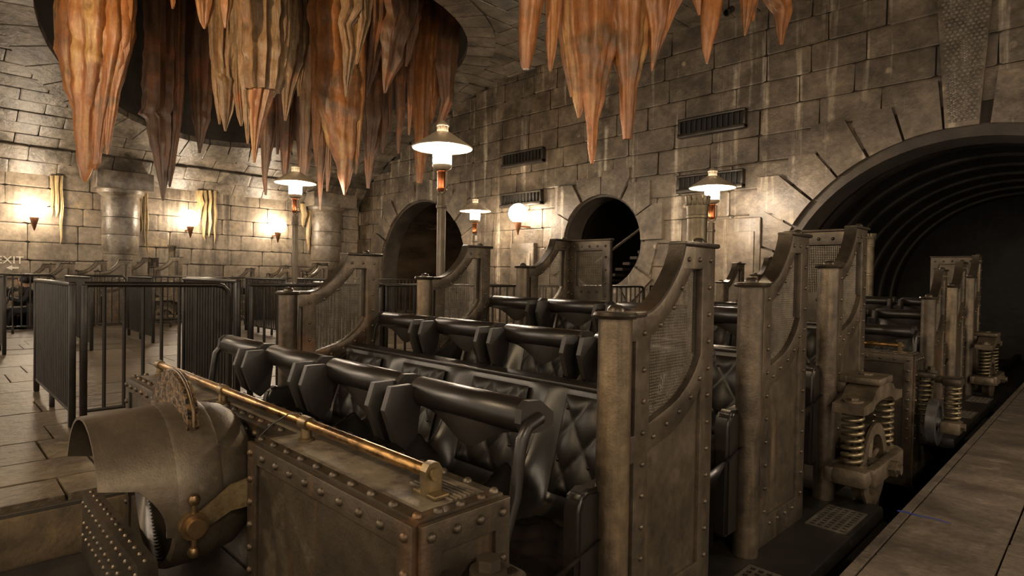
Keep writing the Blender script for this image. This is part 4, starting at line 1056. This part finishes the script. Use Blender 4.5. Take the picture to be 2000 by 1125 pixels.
stalactite('long orange draped stalactite hanging behind the tall post lamp shade', 13.4, [
    [(838, -30, 28), (832, 60, 28), (822, 160, 24), (824, 260, 15), (820, 335, 8), (819, 358, 5)],
    [(872, -40, 26), (876, 40, 24), (868, 130, 22), (872, 200, 14), (860, 240, 7), (853, 262, 2)],
    [(850, 0, 24), (846, 90, 20), (846, 180, 12), (842, 242, 2)],
    [(812, 40, 16), (806, 90, 12), (809, 116, 2)], [(804, 110, 18), (800, 145, 14), (803, 171, 2)]], 'stal', ZS, ribs=5, amp=.14, mats=['stal', 'stal_brown', 'stal', 'stal_brown', 'stal_brown'])
# second cluster, nearer, over the near train
ZC = 6.05
stalactite('blunt rust-red stalactite hanging beside the wide curtain over the near train', 5.9, [[(1042, -60, 36), (1037, 10, 25), (1030, 80, 19), (1027, 125, 12), (1027, 135, 8)]], 'stal', ZC, ribs=4, amp=.08)
stalactite('narrow pale-tipped stalactite between the rust-red one and the wide curtain', 6.4, [[(1082, -60, 22), (1080, 40, 15), (1077, 90, 10), (1075, 130, 5), (1075, 140, 2)]], 'stal', ZC, ribs=5)
stalactite('wide curtain stalactite with two long tips hanging over the near train', 6.9, [
    [(1165, -60, 60), (1165, 40, 50), (1160, 110, 40), (1157, 180, 26), (1156, 240, 12), (1156, 290, 8), (1156, 320, 3)],
    [(1225, -60, 52), (1228, 40, 44), (1228, 110, 30), (1227, 170, 18), (1226, 230, 14), (1225, 272, 9)],
    [(1120, -60, 34), (1122, 60, 26), (1130, 140, 20), (1132, 200, 12), (1130, 231, 2)],
    [(1100, -60, 22), (1102, 40, 16), (1112, 130, 12), (1117, 190, 4)],
    [(1280, -60, 46), (1282, 10, 34), (1284, 60, 20), (1278, 105, 9), (1273, 139, 2)],
    [(1310, -70, 40), (1318, -20, 26), (1305, 30, 14), (1296, 70, 5)],
    [(1190, -60, 40), (1193, 50, 34), (1192, 100, 18), (1192, 118, 6)]], 'stal', ZC, ribs=5, amp=.13)
stalactite('orange-tipped single stalactite hanging near the ceiling spotlight', 7.2, [[(1395, -70, 38), (1392, 0, 24), (1385, 60, 18), (1381, 100, 10), (1381, 124, 2)], [(1362, -70, 26), (1362, 0, 12), (1366, 30, 3)]], 'stal', ZC, ribs=4, amp=.08)
stalactite('short brown stalactite with bumpy flank between two orange ones', 7.6, [[(1468, -70, 28), (1463, 0, 17), (1458, 40, 9), (1455, 70, 2)], [(1478, -60, 16), (1474, 0, 8), (1470, 42, 3)]], 'stal', ZC, ribs=6)
stalactite('glossy orange stalactite with a kinked point in front of the dark end wall', 8.3, [[(1515, -70, 32), (1518, 0, 27), (1530, 25, 17), (1527, 60, 9), (1526, 88, 3)]], 'stal', ZC, ribs=4)

def flow(px0, px1, py0, py1, label, n=3):
    e = empty('flowstone', on_plane((px0+px1)/2, py1, 0, XW+.06)); tag(e, label, 'flowstone', 'yellow mineral flows on the left wall')
    rnd = random.Random(px0)
    for k in range(n):
        px = px0+(px1-px0)*(k+.5)/n; hw = (px1-px0)/n*.55; hw *= rnd.uniform(.55, 1.1); yb = py1-(py1-py0)*rnd.uniform(0, .6)
        pts = []
        for t, f in ((0, 1.1), (.2, .9), (.45, 1), (.7, .75), (.9, .5), (1, .12)):
            q = on_plane(px+rnd.uniform(-2, 2), py0+(yb-py0)*t, 0, XW+.10); dd = (q-CAMP).dot(VD); pts.append((q, hw*f/FPX*dd))
        o = ob('drip', spike_mesh(pts, 'flowstone', px0+k, 5, .2, .6, 12), e); o.location = -e.location
flow(97, 124, 343, 500, 'yellow mineral flow on the wall right of the first globe sconce', 3)
flow(262, 290, 375, 520, 'yellow mineral flow running down beside the hanging column', 5)
flow(385, 425, 372, 480, 'yellow mineral flow on the wall right of the second globe sconce', 4)
flow(588, 618, 398, 500, 'yellow mineral flow beside the corner hanging column')

# ================================================================== LETTERING, TAPE, SPOTLIGHTS
def text_mesh(body, size):
    c = bpy.data.curves.new('t', 'FONT'); c.body = body; c.size = size; c.extrude = .004; o = bpy.data.objects.new('t', c); COL.objects.link(o)
    dg = bpy.context.evaluated_depsgraph_get(); me = bpy.data.meshes.new_from_object(o.evaluated_get(dg)); bpy.data.objects.remove(o)
    me.materials.clear(); me.materials.append(MATS['paint_white']); return me
q = on_plane(-9, 514, 0, XW+.072)
es = empty('exit_lettering', q, PI/2); tag(es, 'pale painted EXIT lettering with a left arrow on the stone wall', 'sign')
ob('lettering', text_mesh('EXIT', .25), es, (0, 0, 0), (PI/2, 0, 0))
ob('arrow', MB().prism([(.19, -.10), (.30, -.04), (.30, -.08), (.42, -.08), (.42, -.12), (.30, -.12), (.30, -.16)], -.004, .004, 'y').mesh('arrow', 'paint_white', 0), es)
a, b = on_plane(1753, 997, 2, .002), on_plane(1858, 1021, 2, .002)
dr = (b-a).normalized(); nr = Vector((-dr.y, dr.x, 0))*.006
pl = []
N_ = 7
for k in range(N_+1): p = a.lerp(b, k/N_); pl.append(p+nr*(1.5-k/N_)+Vector((0, .006*math.sin(k*1.7), 0)))
for k in range(N_, -1, -1): p = a.lerp(b, k/N_); pl.append(p-nr*(1.5-k/N_)+Vector((0, .006*math.sin(k*1.7), 0)))
tag(ob('tape_strip', MB().prism([(p.x, p.y) for p in pl], .001, .0025, 'z').mesh('tape_strip', 'tape_blue', 0)), 'thin blue tape mark on the right platform slab', 'tape')

def spotlight(p, target, watts, label, size=70, col=(1, .74, .44), r=.07):
    e = empty('ceiling_spotlight', p); tag(e, label, 'spotlight', 'ceiling spotlights')
    d = (Vector(target)-Vector(p)).normalized(); M = d.to_track_quat('-Z', 'Y').to_matrix().to_4x4()
    ob('can', MB().lathe([(.0, .14), (.05, .14), (.06, .12), (.06, -.06), (.066, -.06), (.066, -.08), (.052, -.08), (.05, .02), (0, .02)], 18, M).mesh('can', 'vent_frame', 40), e)
    ob('bracket', MB().tube([(0, 0, .05), (0, 0, .45)], .012, 8).mesh('bracket', 'vent_frame', 40), e)
    ld = bpy.data.lights.new('spot', 'SPOT'); ld.energy = watts; ld.color = col; ld.spot_size = R_(size); ld.spot_blend = .8; ld.shadow_soft_size = r
    lo = bpy.data.objects.new('spot_light', ld); COL.objects.link(lo); lo.parent = e; lo.matrix_local = Matrix.Translation(d*.10)@M
q = on_plane(1423, 22, 1, YW-.9)
spotlight((q.x, q.y, q.z), (-5, 6.0, 3.2), SPOT_W*.5, 'small ceiling spotlight by the end wall above the near train')
spotlight((-2.6, -3.2, 4.6), (-2.2, 2.6, .4), SPOT_W*.9, 'ceiling spotlight aimed at the seats of the near train')  # added fill from out of view, brightens the near train
spotlight((-8.0, -2.6, 5.2), (-11.5, 4.5, 5.0), SPOT_W*2.4, 'ceiling spotlight aimed at the stalactites in the shaft', 60, (1, .66, .34))  # unseen source, added to give the shaft stalactites warm light
spotlight((-.5, .4, 5.0), (-4.3, 5.6, 3.9), SPOT_W*.9, 'ceiling spotlight aimed at the curtain stalactite', 60, (1, .66, .34))  # unseen source, added to warm the cluster over the train

# ================================================================== RIDERS
def rider(x, y, z, lean, cloth, label):
    """seated person facing -y, hands on the lap bar; origin on the seat"""
    J = {'pel': (0, 0, .09, .125, .11), 'bel': (0, -.01-lean*.25, .24, .125, .10), 'che': (0, -.02-lean*.6, .42, .145, .105), 'nek': (0, -.03-lean*.9, .545, .055, .055), 'hd0': (0, -.05-lean, .62, .075, .085), 'hd1': (0, -.055-lean*1.05, .71, .078, .095), 'hd2': (0, -.045-lean*1.05, .785, .045, .055)}
    E = [('pel', 'bel'), ('bel', 'che'), ('che', 'nek'), ('nek', 'hd0'), ('hd0', 'hd1'), ('hd1', 'hd2')]
    for s_, n in ((1, 'r'), (-1, 'l')):
        J['sh'+n] = (s_*.17, -.02-lean*.65, .475, .06, .06); J['el'+n] = (s_*.20, -.16-lean*.6, .27, .045, .045); J['wr'+n] = (s_*.14, -.38-lean*.3, .33, .032, .028); J['ha'+n] = (s_*.13, -.455-lean*.3, .335, .035, .02)
        J['hi'+n] = (s_*.09, -.06, .07, .085, .085); J['kn'+n] = (s_*.11, -.44, .09, .062, .062); J['an'+n] = (s_*.11, -.46, -.22, .042, .042); J['fo'+n] = (s_*.11, -.60, -.235, .04, .03)
        E += [('che', 'sh'+n), ('sh'+n, 'el'+n), ('el'+n, 'wr'+n), ('wr'+n, 'ha'+n), ('pel', 'hi'+n), ('hi'+n, 'kn'+n), ('kn'+n, 'an'+n), ('an'+n, 'fo'+n)]
    names = list(J); me = bpy.data.meshes.new('body'); me.from_pydata([J[n][:3] for n in names], [(names.index(a), names.index(b)) for a, b in E], [])
    o = bpy.data.objects.new('tmp_body', me); COL.objects.link(o)
    sk = o.modifiers.new('s', 'SKIN'); sk.use_smooth_shade = True; o.modifiers.new('d', 'SUBSURF').levels = 2
    for n, v in zip(names, me.skin_vertices[0].data): v.radius = J[n][3:]; v.use_root = n == 'pel'
    dg = bpy.context.evaluated_depsgraph_get(); bm_ = bpy.data.meshes.new_from_object(o.evaluated_get(dg)); bpy.data.objects.remove(o)
    bm_.name = 'body'; bm_.materials.clear()
    for m_ in (cloth, 'skin'): bm_.materials.append(MATS[m_])
    for p in bm_.polygons:
        c = p.center; p.material_index = 1 if c.z > .56 or (c.y < -.40-lean*.3 and c.z > .25) else 0; p.use_smooth = True
    e = empty('person', (x, y, z)); tag(e, label, 'person'); ob('body', bm_, e)
    hy = -.05-lean*1.05
    ob('hair', MB().lathe([(.0, .115), (.05, .105), (.09, .06), (.098, 0), (.09, -.06), (.06, -.09), (.0, -.09)], 20, T(0, hy+.025, .715)@RX(-.25)).mesh('hair', 'hair', 60), e)
    for s_ in (1, -1): ob('eye', MB().lathe([(0, -.011), (.009, 0), (0, .011)], 8, T(s_*.03, hy-.092, .70)).mesh('eye', 'hair', 60), e)
    ob('nose', MB().lathe([(.014, -.02), (.012, 0), (.004, .03)], 8, T(0, hy-.098, .68)).mesh('nose', 'skin', 60), e)
rider(-15.315, 1.74, .21, .16, 'cloth_dark', 'rider in dark clothes seated in the far train behind the railings, front row')
rider(-15.905, 1.76, .21, .06, 'cloth_pale', 'rider in pale clothes seated in the far train beside the dark-clothed rider')
